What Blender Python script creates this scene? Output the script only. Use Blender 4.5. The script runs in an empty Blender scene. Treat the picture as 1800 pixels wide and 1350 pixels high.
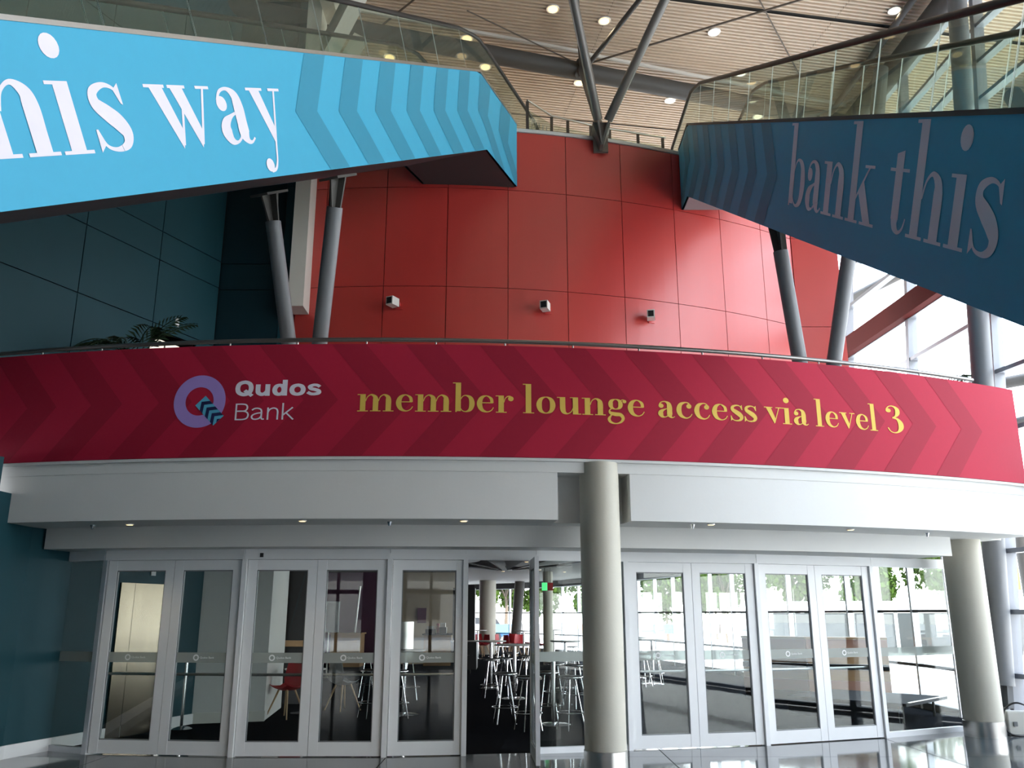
import bpy, bmesh, math, random
from mathutils import Vector, Matrix
random.seed(7)
PI = math.pi
R = math.radians
scene = bpy.context.scene
COL = scene.collection

# ------------------------------------------------------------------ camera
cam_d = bpy.data.cameras.new('camera')
cam_d.sensor_width = 36.0
cam_d.lens = 1530.0 / 1800.0 * 36.0
cam_d.clip_end = 400
cam = bpy.data.objects.new('camera', cam_d)
cam.location = (0, 0, 1.65)
cam.rotation_euler = (R(90 + 14.8), 0, 0)
COL.objects.link(cam)
scene.camera = cam

# ------------------------------------------------------------------ world, sun, exposure
w = bpy.data.worlds.new('world')
scene.world = w
w.use_nodes = True
wn = w.node_tree.nodes
wl = w.node_tree.links
bg = wn['Background']
tc = wn.new('ShaderNodeTexCoord')
sep = wn.new('ShaderNodeSeparateXYZ')
rmp = wn.new('ShaderNodeValToRGB')
rmp.color_ramp.elements[0].position = 0.0
rmp.color_ramp.elements[0].color = (1.0, 0.98, 0.95, 1)
rmp.color_ramp.elements[1].position = 0.9
rmp.color_ramp.elements[1].color = (0.52, 0.70, 1.0, 1)
wl.new(tc.outputs['Generated'], sep.inputs[0])
wl.new(sep.outputs['Z'], rmp.inputs[0])
wl.new(rmp.outputs[0], bg.inputs['Color'])
bg.inputs['Strength'].default_value = 9.0
sun_d = bpy.data.lights.new('sun', 'SUN')
sun_d.energy = 16.0
sun_d.angle = R(0.6)
sun_d.color = (1.0, 0.93, 0.82)
sun = bpy.data.objects.new('sun', sun_d)
sun.rotation_euler = Vector((-0.25, 0.45, -1.0)).to_track_quat('-Z', 'Y').to_euler()
sun.location = (0, -20, 30)
COL.objects.link(sun)
vs = scene.view_settings
vs.view_transform = 'Standard'
vs.look = 'None'
vs.gamma = 1.0
vs.use_curve_mapping = False
vs.exposure = 0.0
scene.cycles.transparent_max_bounces = 24
scene.cycles.max_bounces = 10
scene.cycles.diffuse_bounces = 5
scene.cycles.glossy_bounces = 5
scene.cycles.sample_clamp_indirect = 8.0
scene.cycles.caustics_reflective = False
scene.cycles.caustics_refractive = False


# ------------------------------------------------------------------ materials
def lin(c):
    out = []
    for v in c:
        v = v / 255.0
        out.append(v / 12.92 if v <= 0.04045 else ((v + 0.055) / 1.055) ** 2.4)
    return tuple(out)


def mat(name, rgb, rough=0.5, metal=0.0, var=0.06, scale=6.0, bump=0.0, spec=0.5, stretch=None):
    m = bpy.data.materials.new(name)
    m.use_nodes = True
    nt = m.node_tree
    b = nt.nodes['Principled BSDF']
    b.inputs['Roughness'].default_value = rough
    b.inputs['Metallic'].default_value = metal
    b.inputs['Specular IOR Level'].default_value = spec
    co = nt.nodes.new('ShaderNodeTexCoord')
    no = nt.nodes.new('ShaderNodeTexNoise')
    no.inputs['Scale'].default_value = scale
    no.inputs['Detail'].default_value = 4
    src = co.outputs['Object']
    if stretch:
        mp = nt.nodes.new('ShaderNodeMapping')
        mp.inputs['Scale'].default_value = stretch
        nt.links.new(src, mp.inputs[0])
        src = mp.outputs[0]
    nt.links.new(src, no.inputs['Vector'])
    mx = nt.nodes.new('ShaderNodeMix')
    mx.data_type = 'RGBA'
    mx.inputs['A'].default_value = (*[max(0, c * (1 - var)) for c in rgb], 1)
    mx.inputs['B'].default_value = (*[min(1, c * (1 + var)) for c in rgb], 1)
    nt.links.new(no.outputs['Fac'], mx.inputs['Factor'])
    nt.links.new(mx.outputs['Result'], b.inputs['Base Color'])
    if bump:
        bp = nt.nodes.new('ShaderNodeBump')
        bp.inputs['Strength'].default_value = bump
        bp.inputs['Distance'].default_value = 0.01
        n2 = nt.nodes.new('ShaderNodeTexNoise')
        n2.inputs['Scale'].default_value = scale * 12
        nt.links.new(co.outputs['Object'], n2.inputs['Vector'])
        nt.links.new(n2.outputs['Fac'], bp.inputs['Height'])
        nt.links.new(bp.outputs['Normal'], b.inputs['Normal'])
    return m


def glass(name, tint, refl=1.0, haze=0.0, rough=0.0, ior=1.5, hazecol=(0.8, 0.85, 0.85)):
    m = bpy.data.materials.new(name)
    m.use_nodes = True
    nt = m.node_tree
    nt.nodes.clear()
    o = nt.nodes.new('ShaderNodeOutputMaterial')
    t = nt.nodes.new('ShaderNodeBsdfTransparent')
    t.inputs[0].default_value = (*tint, 1)
    g = nt.nodes.new('ShaderNodeBsdfGlossy')
    g.inputs['Roughness'].default_value = rough
    g.inputs['Color'].default_value = (0.95, 0.97, 0.97, 1)
    ge = nt.nodes.new('ShaderNodeNewGeometry')
    dt = nt.nodes.new('ShaderNodeVectorMath')
    dt.operation = 'DOT_PRODUCT'
    nt.links.new(ge.outputs['Incoming'], dt.inputs[0])
    nt.links.new(ge.outputs['Normal'], dt.inputs[1])

    def mth(op, a, bval):
        q = nt.nodes.new('ShaderNodeMath')
        q.operation = op
        for k, v in enumerate((a, bval)):
            if isinstance(v, (int, float)):
                q.inputs[k].default_value = v
            elif v is not None:
                nt.links.new(v, q.inputs[k])
        return q.outputs[0]
    cs = mth('ABSOLUTE', dt.outputs['Value'], None)
    om = mth('SUBTRACT', 1.0, cs)
    p5 = mth('POWER', om, 5.0)
    f0 = ((ior - 1) / (ior + 1)) ** 2
    fr_ = mth('ADD', mth('MULTIPLY', p5, 1 - f0), f0)
    fm = mth('MINIMUM', mth('MULTIPLY', fr_, refl), 1.0)
    mx = nt.nodes.new('ShaderNodeMixShader')
    nt.links.new(fm, mx.inputs[0])
    last = t.outputs[0]
    if haze:
        d = nt.nodes.new('ShaderNodeBsdfDiffuse')
        d.inputs[0].default_value = (*hazecol, 1)
        m2 = nt.nodes.new('ShaderNodeMixShader')
        m2.inputs[0].default_value = haze
        nt.links.new(last, m2.inputs[1])
        nt.links.new(d.outputs[0], m2.inputs[2])
        last = m2.outputs[0]
    nt.links.new(last, mx.inputs[1])
    nt.links.new(g.outputs[0], mx.inputs[2])
    nt.links.new(mx.outputs[0], o.inputs[0])
    return m


def emit(name, rgb, strength):
    m = bpy.data.materials.new(name)
    m.use_nodes = True
    b = m.node_tree.nodes['Principled BSDF']
    b.inputs['Base Color'].default_value = (*rgb, 1)
    b.inputs['Emission Color'].default_value = (*rgb, 1)
    b.inputs['Emission Strength'].default_value = strength
    return m


M = dict(
    red=mat('red_panel', (0.50, 0.040, 0.034), 0.33, 0, 0.05, 2.0, 0, 0.9),
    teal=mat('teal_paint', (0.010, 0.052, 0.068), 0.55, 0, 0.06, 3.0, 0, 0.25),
    tealshade=mat('shaded_teal_paint', (0.005, 0.024, 0.033), 0.55, 0, 0.06, 3.0, 0, 0.2),  # teal with the shade of the left end put into its colour
    joint=mat('joint_dark', (0.02, 0.012, 0.012), 0.8),  # dark fill behind panel and slab joints
    redjoint=mat('red_joint', (0.16, 0.012, 0.012), 0.7),
    cream=mat('cream_plaster', (0.66, 0.62, 0.56), 0.6, 0, 0.04, 2.0, 0.05),
    white=mat('white_plaster', (0.66, 0.66, 0.645), 0.6, 0, 0.03, 2.0, 0.05),
    frame=mat('white_aluminium', (0.80, 0.81, 0.82), 0.35, 0.0, 0.03, 5.0),
    alu=mat('anodised_aluminium', (0.55, 0.57, 0.60), 0.35, 0.6, 0.05, 5.0),
    roofsteel=mat('roof_painted_steel', (0.15, 0.138, 0.125), 0.4, 0.2, 0.06, 8.0),
    mullion=mat('grey_mullion', (0.30, 0.31, 0.34), 0.4, 0.3, 0.05, 5.0),
    steel=mat('grey_painted_steel', (0.165, 0.17, 0.18), 0.45, 0.0, 0.06, 8.0, 0.03),
    darksteel=mat('dark_painted_steel', (0.075, 0.07, 0.065), 0.55, 0.0, 0.06, 8.0, 0, 0.25),
    chrome=mat('chrome', (0.75, 0.75, 0.76), 0.12, 1.0, 0.03, 5.0),
    darkrail=mat('dark_metal_rail', (0.22, 0.21, 0.20), 0.3, 0.8, 0.05, 5.0),
    satin=mat('satin_steel', (0.5, 0.49, 0.47), 0.28, 0.9, 0.05, 5.0, 0, 0.5, (1, 1, 14)),
    brushed=mat('brushed_steel', (0.20, 0.17, 0.125), 0.2, 0.95, 0.18, 2.0, 0, 0.5, (3, 3, 0.6)),
    column=mat('painted_concrete', (0.50, 0.475, 0.40), 0.55, 0, 0.05, 4.0, 0.08),
    crimson=mat('crimson_vinyl', (0.41, 0.017, 0.046), 0.6, 0, 0.04, 20.0, 0, 0.15),
    crimsondark=mat('dark_crimson_vinyl', (0.315, 0.014, 0.036), 0.6, 0, 0.04, 20.0, 0, 0.15),
    yellow=mat('yellow_vinyl', (0.70, 0.48, 0.10), 0.6, 0, 0.04, 8, 0, 0.15),
    lilac=mat('lilac_vinyl', (0.36, 0.24, 0.60), 0.45),
    palelilac=mat('pale_lilac_vinyl', (0.74, 0.70, 0.78), 0.55, 0, 0.03, 8, 0, 0.2),
    navy=mat('navy_vinyl', (0.012, 0.014, 0.075), 0.45),
    sky=mat('light_blue_vinyl', (0.10, 0.42, 0.60), 0.45),
    blue=mat('blue_vinyl', (0.052, 0.36, 0.56), 0.5, 0, 0.03, 8.0, 0, 0.3),
    bluedark=mat('dark_blue_vinyl', (0.036, 0.25, 0.385), 0.5, 0, 0.03, 8.0, 0, 0.3),
    ceil=mat('beige_metal_deck', (0.56, 0.44, 0.33), 0.5, 0.0, 0.03, 1.0),
    seam=mat('ceiling_seam', (0.10, 0.075, 0.055), 0.6),
    stone=mat('polished_dark_stone', (0.10, 0.11, 0.115), 0.07, 0, 0.22, 90.0),
    carpet=mat('charcoal_carpet', (0.017, 0.0175, 0.020), 0.95, 0, 0.25, 60.0, 0.3, 0.0),
    stageskirt=mat('stage_skirt', (0.06, 0.06, 0.063), 0.8, 0, 0.3, 30.0, 0, 0.1),
    black=mat('black_plastic', (0.012, 0.012, 0.013), 0.4),
    rubber=mat('black_rubber', (0.016, 0.014, 0.014), 0.45),
    wood=mat('pale_wood', (0.50, 0.30, 0.15), 0.45, 0, 0.15, 4.0, 0, 0.5, (1, 1, 9)),
    oak=mat('oak_leg', (0.50, 0.33, 0.18), 0.5, 0, 0.12, 6.0),
    redbeam=mat('red_brown_beam', (0.10, 0.013, 0.011), 0.7, 0, 0.05, 5, 0, 0.1),
    pinkwood=mat('salmon_laminate', (0.52, 0.27, 0.19), 0.45, 0, 0.06, 4.0),
    redplastic=mat('red_plastic', (0.45, 0.022, 0.03), 0.35),
    greyplastic=mat('grey_plastic', (0.20, 0.21, 0.22), 0.4),
    tabletop=mat('grey_laminate', (0.62, 0.60, 0.58), 0.25),
    purple=mat('purple_paint', (0.05, 0.025, 0.11), 0.5),
    mauve=mat('mauve_paint', (0.13, 0.05, 0.09), 0.5),
    lceil=mat('lounge_ceiling', (0.30, 0.285, 0.27), 0.7),
    outground=mat('pale_paving', (0.64, 0.62, 0.58), 0.8, 0, 0.08, 0.6),
    leaf=mat('tree_leaf', (0.05, 0.088, 0.012), 0.7, 0, 0.5, 1.2, 0, 0.1),
    palmleaf=mat('palm_leaf', (0.012, 0.026, 0.011), 0.6, 0, 0.3, 4.0, 0, 0.15),
    bark=mat('bark', (0.16, 0.12, 0.09), 0.9, 0, 0.3, 8.0),
    terracotta=mat('dark_planter', (0.05, 0.05, 0.055), 0.5),
    orange=mat('orange_sign', (0.85, 0.33, 0.04), 0.5),
    brick=mat('beige_building', (0.40, 0.36, 0.31), 0.8, 0, 0.12, 3.0),
    tent=mat('white_canvas', (0.8, 0.8, 0.8), 0.7),
    carblue=mat('blue_car_paint', (0.03, 0.09, 0.30), 0.25),
    darkcharcoal=mat('charcoal_panel', (0.03, 0.03, 0.032), 0.6),
    winglass=glass('window_glass', (0.90, 0.94, 0.95), 0.9),
    doorglass=glass('door_glass', (0.90, 0.93, 0.92), 0.75, 0.0, 0.0, 1.5),
    balglass=glass('balustrade_glass', (0.83, 0.87, 0.82), 0.55, 0.02, 0.0, 1.5, (0.6, 0.7, 0.6)),
    frost=glass('frosted_band', (0.62, 0.66, 0.64), 0.5, 0.50, 0.2, 1.45, (0.55, 0.58, 0.55)),
    glassedge=mat('glass_edge', (0.75, 0.82, 0.78), 0.2),
    lamp=emit('lamp_lens', (1.0, 0.74, 0.40), 1.9),
    lampcool=emit('lamp_lens_cool', (1.0, 0.90, 0.70), 2.2),
    exitgreen=emit('exit_green', (0.10, 0.75, 0.25), 1.2),
    roomglow=emit('room_glow_sheet', (1.0, 0.93, 0.80), 1.3),
    paper=mat('paper_white', (0.75, 0.75, 0.76), 0.6),
    beigewall=mat('beige_wall', (0.42, 0.34, 0.25), 0.6),
    offwhite=mat('offwhite_plastic', (0.66, 0.65, 0.60), 0.5),
)

# ------------------------------------------------------------------ mesh builder
LOC = {}


class MB:
    def __init__(s):
        s.v = []
        s.f = []
        s.m = []

    def add(s, vs, fs, mi=0):
        b = len(s.v)
        s.v += [tuple(v) for v in vs]
        for f in fs:
            s.f.append([i + b for i in f])
            s.m.append(mi)

    def quad(s, a, b, c, d, mi=0):
        s.add([a, b, c, d], [(0, 1, 2, 3)], mi)

    def box(s, lo, hi, rz=0.0, pivot=None, mi=0):
        x0, y0, z0 = lo
        x1, y1, z1 = hi
        p = [(x0, y0, z0), (x1, y0, z0), (x1, y1, z0), (x0, y1, z0), (x0, y0, z1), (x1, y0, z1), (x1, y1, z1), (x0, y1, z1)]
        if rz:
            c, sn = math.cos(rz), math.sin(rz)
            px, py = pivot or ((x0 + x1) / 2, (y0 + y1) / 2)
            p = [(px + (x - px) * c - (y - py) * sn, py + (x - px) * sn + (y - py) * c, z) for x, y, z in p]
        s.hexa(p, mi)

    def hexa(s, p, mi=0):
        s.add(p, [(3, 2, 1, 0), (4, 5, 6, 7), (0, 1, 5, 4), (1, 2, 6, 5), (2, 3, 7, 6), (3, 0, 4, 7)], mi)

    def seg(s, a, b, z0, z1, t, off=0.0, mi=0):
        """upright slab along a->b in plan, thickness t centred at off to its left"""
        dx, dy = b[0] - a[0], b[1] - a[1]
        L = math.hypot(dx, dy)
        nx, ny = -dy / L, dx / L
        o0, o1 = off - t / 2, off + t / 2
        p = [(a[0] + nx * o0, a[1] + ny * o0), (b[0] + nx * o0, b[1] + ny * o0), (b[0] + nx * o1, b[1] + ny * o1), (a[0] + nx * o1, a[1] + ny * o1)]
        s.hexa([(x, y, z0) for x, y in p] + [(x, y, z1) for x, y in p], mi)

    def bar(s, a, b, wdt, hgt, up=(0, 0, 1), mi=0):
        a, b = Vector(a), Vector(b)
        d = (b - a).normalized()
        u = Vector(up)
        sd = d.cross(u)
        if sd.length < 1e-5:
            sd = d.cross(Vector((0, 1, 0)))
        sd.normalize()
        u = sd.cross(d).normalized()
        p = []
        for c in (a, b):
            p += [c - sd * wdt / 2 - u * hgt / 2, c + sd * wdt / 2 - u * hgt / 2, c + sd * wdt / 2 + u * hgt / 2, c - sd * wdt / 2 + u * hgt / 2]
        s.add(p, [(3, 2, 1, 0), (4, 5, 6, 7), (0, 1, 5, 4), (1, 2, 6, 5), (2, 3, 7, 6), (3, 0, 4, 7)], mi)

    def tube(s, pts, r, n=12, cap=True, mi=0):
        pts = [Vector(p) for p in pts]
        rs = r if isinstance(r, (list, tuple)) else [r] * len(pts)
        ref = Vector((0, 0, 1))
        d0 = (pts[1] - pts[0]).normalized()
        if abs(d0.dot(ref)) > 0.95:
            ref = Vector((0, 1, 0))
        rings = []
        for i, p in enumerate(pts):
            if i == 0:
                d = pts[1] - p
            elif i == len(pts) - 1:
                d = p - pts[-2]
            else:
                d = (pts[i + 1] - p).normalized() + (p - pts[i - 1]).normalized()
            d.normalize()
            x = ref.cross(d)
            if x.length < 1e-4:
                x = Vector((1, 0, 0)).cross(d)
            x.normalize()
            y = d.cross(x)
            ref = y if abs(y.dot(d)) < 0.9 else ref
            rings.append([p + (x * math.cos(2 * PI * k / n) + y * math.sin(2 * PI * k / n)) * rs[i] for k in range(n)])
        vsl = [q for rg in rings for q in rg]
        fs = []
        for i in range(len(pts) - 1):
            for k in range(n):
                a = i * n + k
                b = i * n + (k + 1) % n
                fs.append((a, b, b + n, a + n))
        if cap:
            fs.append(tuple(reversed(range(n))))
            fs.append(tuple(range((len(pts) - 1) * n, len(pts) * n)))
        s.add(vsl, fs, mi)

    def lathe(s, prof, c=(0, 0, 0), n=24, mi=0):
        vsl, fs = [], []
        for r, z in prof:
            for k in range(n):
                a = 2 * PI * k / n
                vsl.append((c[0] + r * math.cos(a), c[1] + r * math.sin(a), c[2] + z))
        for i in range(len(prof) - 1):
            for k in range(n):
                a, b = i * n + k, i * n + (k + 1) % n
                fs.append((a, b, b + n, a + n))
        fs.append(tuple(reversed(range(n))))
        fs.append(tuple(range((len(prof) - 1) * n, len(prof) * n)))
        s.add(vsl, fs, mi)

    def arc(s, c, r0, r1, a0, a1, z0, z1, n, mi=0):
        """curved slab round c: radii r0<r1, angles in degrees from -Y towards +X"""
        vsl, fs = [], []
        for i in range(n + 1):
            a = R(a0 + (a1 - a0) * i / n)
            sx, sy = math.sin(a), -math.cos(a)
            for r, z in ((r0, z0), (r1, z0), (r1, z1), (r0, z1)):
                vsl.append((c[0] + r * sx, c[1] + r * sy, z))
        for i in range(n):
            b = i * 4
            for k in range(4):
                k2 = (k + 1) % 4
                fs.append((b + k, b + 4 + k, b + 4 + k2, b + k2))
        fs.append((0, 1, 2, 3))
        fs.append((n * 4 + 3, n * 4 + 2, n * 4 + 1, n * 4))
        s.add(vsl, fs, mi)

    def build(s, name, material, parent=None, smooth=False, loc=None, recalc=True):
        if parent is not None:
            o3 = LOC[parent.name]
        elif loc is not None:
            o3 = Vector(loc)
        else:
            xs = [v[0] for v in s.v]
            ys = [v[1] for v in s.v]
            zs = [v[2] for v in s.v]
            o3 = Vector(((min(xs) + max(xs)) / 2, (min(ys) + max(ys)) / 2, min(zs)))
        me = bpy.data.meshes.new(name)
        me.from_pydata([(v[0] - o3[0], v[1] - o3[1], v[2] - o3[2]) for v in s.v], [], s.f)
        mats = material if isinstance(material, (list, tuple)) else [material]
        for m_ in mats:
            me.materials.append(M[m_] if isinstance(m_, str) else m_)
        if len(mats) > 1:
            me.polygons.foreach_set('material_index', s.m)
        if recalc:
            bm = bmesh.new()
            bm.from_mesh(me)
            bmesh.ops.recalc_face_normals(bm, faces=bm.faces)
            bm.to_mesh(me)
            bm.free()
        if smooth:
            me.polygons.foreach_set('use_smooth', [True] * len(me.polygons))
            me.set_sharp_from_angle(angle=R(40))
        me.update()
        o = bpy.data.objects.new(name, me)
        COL.objects.link(o)
        if parent is not None:
            o.parent = parent
        else:
            o.location = o3
        LOC[o.name] = o3
        return o


def tag(o, label=None, cat=None, group=None, kind=None):
    if label:
        o['label'] = label
    if cat:
        o['category'] = cat
    if group:
        o['group'] = group
    if kind:
        o['kind'] = kind
    return o


def thing(name, loc, label, cat, group=None, kind=None):
    o = bpy.data.objects.new(name, None)
    o.empty_display_size = 0.1
    o.location = loc
    COL.objects.link(o)
    LOC[o.name] = Vector(loc)
    return tag(o, label, cat, group, kind)


def struct(name, label, cat, loc=(0, 0, 0)):
    return thing(name, loc, label, cat, None, 'structure')


CH = {}


def copy_tree(o, loc, rz=0.0, label=None, scale=None):
    def rec(src, par):
        c = src.copy()
        COL.objects.link(c)
        c.parent = par
        LOC[c.name] = LOC[src.name]
        for k in list(src.children):
            rec(k, c)
        return c
    r = rec(o, None)
    r.location = loc
    r.rotation_euler = (0, 0, rz)
    if scale:
        r.scale = scale
    if label:
        r['label'] = label
    return r


def box_on(lo, hi, name, m, parent=None, rz=0, pivot=None):
    b = MB()
    b.box(lo, hi, rz, pivot)
    return b.build(name, m, parent)


# ------------------------------------------------------------------ shared plan geometry
CF, RF = (-1.75, 29.1), 19.2           # balcony front
CW, RW = (-1.9, 28.6), 14.1            # red wall
ZC = 13.4                              # hall ceiling


def pol(c, r, deg, z=0.0):
    a = R(deg)
    return (c[0] + r * math.sin(a), c[1] - r * math.cos(a), z)


HG = [(10.6, -10), (9.4, 0), (8.6, 6), (8.05, 10.95), (7.55, 13.85), (7.42, 16.65), (7.25, 19.5), (7.0, 22.4), (6.7, 25.2)]
LG = [(7.42, 15.2), (7.44, 16.65), (7.2, 19.2), (6.8, 22.0), (6.25, 25.4), (5.4, 30.0), (4.3, 34.5), (2.9, 39.0), (1.0, 42.5), (-1.2, 44.6), (-4.0, 46.0), (-7.5, 46.6)]
LEAN = 0.085

# ------------------------------------------------------------------ floor, ground
fl = struct('floor', 'polished dark stone floor of the entrance hall', 'floor')
xs_ = [-15, -11.6, -8.2, -4.85, -1.5, 1.85, 5.1, 9.2]
ys_ = [-11, -6.5, -2, 2.4, 6.8, 11.2, 15.2]
for i in range(len(xs_) - 1):
    for j in range(len(ys_) - 1):
        b = MB()
        g = 0.006
        b.box((xs_[i] + g, ys_[j] + g, -0.06), (xs_[i + 1] - g, ys_[j + 1] - g, 0.0))
        b.build('floor_slab', 'stone', fl)
b = MB()
b.box((-15, -11, -0.12), (9.2, 15.2, -0.05))
b.build('floor_joint_bed', 'joint', fl)

b = MB()
poly = [(-5.86, 11.80), (-5.2, 11.50), (-3.35, 11.26), (-1.53, 11.26), (-0.59, 11.38), (0.3, 11.52), (1.48, 11.8), (3.31, 12.22), (5.15, 12.93), (6.6, 13.68), (7.55, 14.2)] + LG[1:] + [(-10, 46.5), (-10, 12)]
n_ = len(poly)
b.add([(x, y, 0.003) for x, y in poly] + [(x, y, -0.04) for x, y in poly], [tuple(range(n_)), tuple(reversed(range(n_, 2 * n_)))] + [(i, n_ + i, n_ + (i + 1) % n_, (i + 1) % n_) for i in range(n_)])
tag(b.build('floor_carpet', 'carpet'), 'dark charcoal carpet laid through the lounge behind the doors', 'carpet', None, 'structure')

b = MB()
b.box((-120, -120, -0.30), (160, 170, -0.13))
tag(b.build('ground', 'outground'), 'pale sunlit paving around the building', 'paving', None, 'structure')

# ------------------------------------------------------------------ hall ceiling of corrugated deck, in sheets
ce = struct('ceiling', 'beige corrugated metal ceiling high above the hall', 'ceiling')
rd = Vector((1, 0.18, 0)).normalized()
rp = Vector((-rd.y, rd.x, 0))


def ceiling_sheet(u0, u1, v0, v1):
    b = MB()
    pitch = 0.1
    n = int((v1 - v0) / pitch)
    pr = []
    for i in range(n):
        v = v0 + i * pitch
        pr += [(v, 0), (v + pitch * 0.42, 0), (v + pitch * 0.5, 0.04), (v + pitch * 0.92, 0.04)]
    pr.append((v0 + n * pitch, 0))
    vsl = []
    for v, z in pr:
        ue = (12.0 + rp.x * -v) / rd.x if u1 > 12 else u1
        for u in (u0, ue):
            q = rd * u + rp * v
            vsl.append((q.x, q.y, ZC + z))
    fs = [(2 * i, 2 * i + 1, 2 * i + 3, 2 * i + 2) for i in range(len(pr) - 1)]
    b.add(vsl, fs)
    b.build('ceiling_sheet', 'ceil', ce, recalc=False)


us = [-16, -9, -2.1, 4.6, 9.2, 12.3]
vsx = [-12, -2, 5.95, 13.95, 18.5, 29]
for i in range(len(us) - 1):
    for j in range(len(vsx) - 1):
        if us[i] > 9 and vsx[j] > 15:
            continue
        ceiling_sheet(us[i] + 0.004, us[i + 1] - 0.004, vsx[j], vsx[j + 1])
b = MB()
b.box((-22, -16, ZC + 0.06), (8.9, 34, ZC + 0.35))
b.box((8.9, -16, ZC + 0.06), (12.0, 20.5, ZC + 0.35))
b.build('ceiling_roof_deck', 'darksteel', ce)
# thin tie rods hung below the deck
for k, (p, q, r) in enumerate([((1.5, 16.45, 13.12), (7.0, 13.9, 13.3), 0.022), ((4.2, 13.6, 13.36), (6.5, 17.2, 13.36), 0.015), ((-2.9, 15.6, 13.3), (-0.6, 13.2, 13.3), 0.022), ((1.5, 16.45, 13.12), (-0.9, 14.9, 13.3), 0.014)]):
    b = MB()
    b.tube([p, q], r, 6)
    b.build('tie_rod', 'seam', ce)

# roof edge beam along the glazing
b = MB()
eave = [Vector((x + LEAN * 13.2 - 0.25, y, 13.1)) for x, y in HG]
b.tube(eave, 0.24, 16)
tag(b.build('eave_tube', 'darksteel', None, True), 'thick dark steel tube where the ceiling meets the right hand glazing', 'beam')
b = MB()
b.tube([e + Vector((-0.55, 0, 0.16)) for e in eave], 0.07, 10)
tag(b.build('eave_conduit', 'darksteel', None, True), 'slim dark pipe running beside the thick eave tube', 'pipe')

# long roof pipe
pipe_p = [(-9.0, 13.25, 13.0), (-3.31, 15.03, 13.0), (1.5, 16.48, 13.0), (7.9, 18.5, 13.0)]
pp = thing('roof_pipe', (1.5, 16.48, 13.0), 'long dark steel tube under the ceiling across the hall above the upper floor', 'beam')
b = MB()
b.tube(pipe_p, 0.19, 18)
b.build('pipe', 'darksteel', pp, True)
b = MB()
for i in range(3):
    a, c = Vector(pipe_p[i]), Vector(pipe_p[i + 1])
    b.bar(a + Vector((0, -0.26, 0.27)), c + Vector((0, -0.26, 0.30)), 0.05, 0.06)
b.build('edge_strip', 'cream', pp)
b = MB()
b.lathe([(0.05, -0.25), (0.1, -0.18), (0.1, 0.1), (0.05, 0.2)], (1.45, 16.35, 13.0), 12)
b.build('node', 'darksteel', pp, True)

# ------------------------------------------------------------------ red curved wall with panels
wr = struct('wall_back', 'curved red panelled wall above the balcony', 'wall')
b = MB()
b.arc(CW, RW - 0.35, RW - 0.02, -8.2, 33.1, 3.3, 10.5, 44)
b.build('wall_backing', 'redjoint', wr)
va = [-8.0, -6.05, -1.55, 2.97, 7.45, 11.91, 16.37, 20.88, 25.22, 29.5, 33.1]
zj = [3.40, 5.35, 7.28, 9.21, 10.42]
for i in range(len(va) - 1):
    for j in range(len(zj) - 1):
        b = MB()
        g = 0.025
        b.arc(CW, RW - 0.02, RW + 0.006, va[i] + g, va[i + 1] - g, zj[j] + 0.006, zj[j + 1] - 0.006, 4)
        b.build('wall_panel', 'red', wr)
b = MB()
b.arc(CW, RW - 0.1, RW + 0.03, -8.2, 33.1, 10.425, 10.49, 44)
b.build('wall_coping', 'white', wr)
# flat red return at its right end
pr_ = pol(CW, RW, 33.1)
for j in range(len(zj) - 1):
    for (x0, x1) in ((pr_[0] + 0.01, pr_[0] + 0.95),):
        b = MB()
        b.box((x0, pr_[1] - 0.02, zj[j] + 0.006), (x1, pr_[1] + 0.03, zj[j + 1] - 0.006))
        b.build('wall_panel', 'red', wr)
b = MB()
b.box((pr_[0] - 0.05, pr_[1] + 0.03, 3.3), (pr_[0] + 0.97, pr_[1] + 0.25, 10.5))
b.build('return_backing', 'redjoint', wr)

# upper floor slab and rear wall up there
b = MB()
b.arc(CW, 2.0, RW - 0.02, -60, 34, 10.1, 10.42, 40)
tag(b.build('slab_upper', 'cream'), 'upper floor slab behind the red wall', 'slab', None, 'structure')
b = MB()
b.box((-16, 27.0, 10.2), (9, 27.2, 13.4))
tag(b.build('wall_upper_rear', 'beigewall'), 'plain beige wall at the rear of the upper floor', 'wall', None, 'structure')

# ------------------------------------------------------------------ teal walls on balcony level, left
wt = struct('wall_left', 'dark teal panelled wall at the left of the balcony', 'wall')
A0 = Vector((-5.27, 14.62))
wd = Vector((-0.391, -0.920)).normalized()
nrm = Vector((-wd.y, wd.x))               # towards the room
tj = [0.0, 1.41, 2.86, 4.3, 5.8, 7.3, 8.8, 10.3, 11.8]
zt = [3.45, 6.20, 7.28, 7.78, 9.3, 10.8, 13.35]


def on_left(t, off=0.0):
    p = A0 + wd * t + nrm * off
    return (p.x, p.y)


bk = MB()
bk.seg(on_left(1.42), on_left(16), 3.4, 13.36, 0.3, -0.19)
bk.seg(on_left(0), on_left(0.42), 3.4, 13.36, 0.3, -0.19)
bk.seg(on_left(0.42), on_left(1.42), 6.11, 13.36, 0.3, -0.19)
bk.build('wall_backing', 'joint', wt)
# check which side the room is on: panels sit on the room side
for i in range(len(tj) - 1):
    for j in range(len(zt) - 1):
        z0, z1 = zt[j] + 0.008, zt[j + 1] - 0.008
        if i == 0 and j == 0:
            for (t0, t1, za, zb) in ((0.01, 0.42, z0, z1), (0.42, 1.40, 6.11, z1)):
                b = MB()
                b.seg(on_left(t0), on_left(t1), za, zb, 0.03, 0.02)
                b.build('wall_panel', 'teal', wt)
            continue
        b = MB()
        b.seg(on_left(tj[i] + 0.008), on_left(tj[i + 1] - 0.008), z0, z1, 0.03, 0.02)
        b.build('wall_panel', 'teal', wt)
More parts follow.
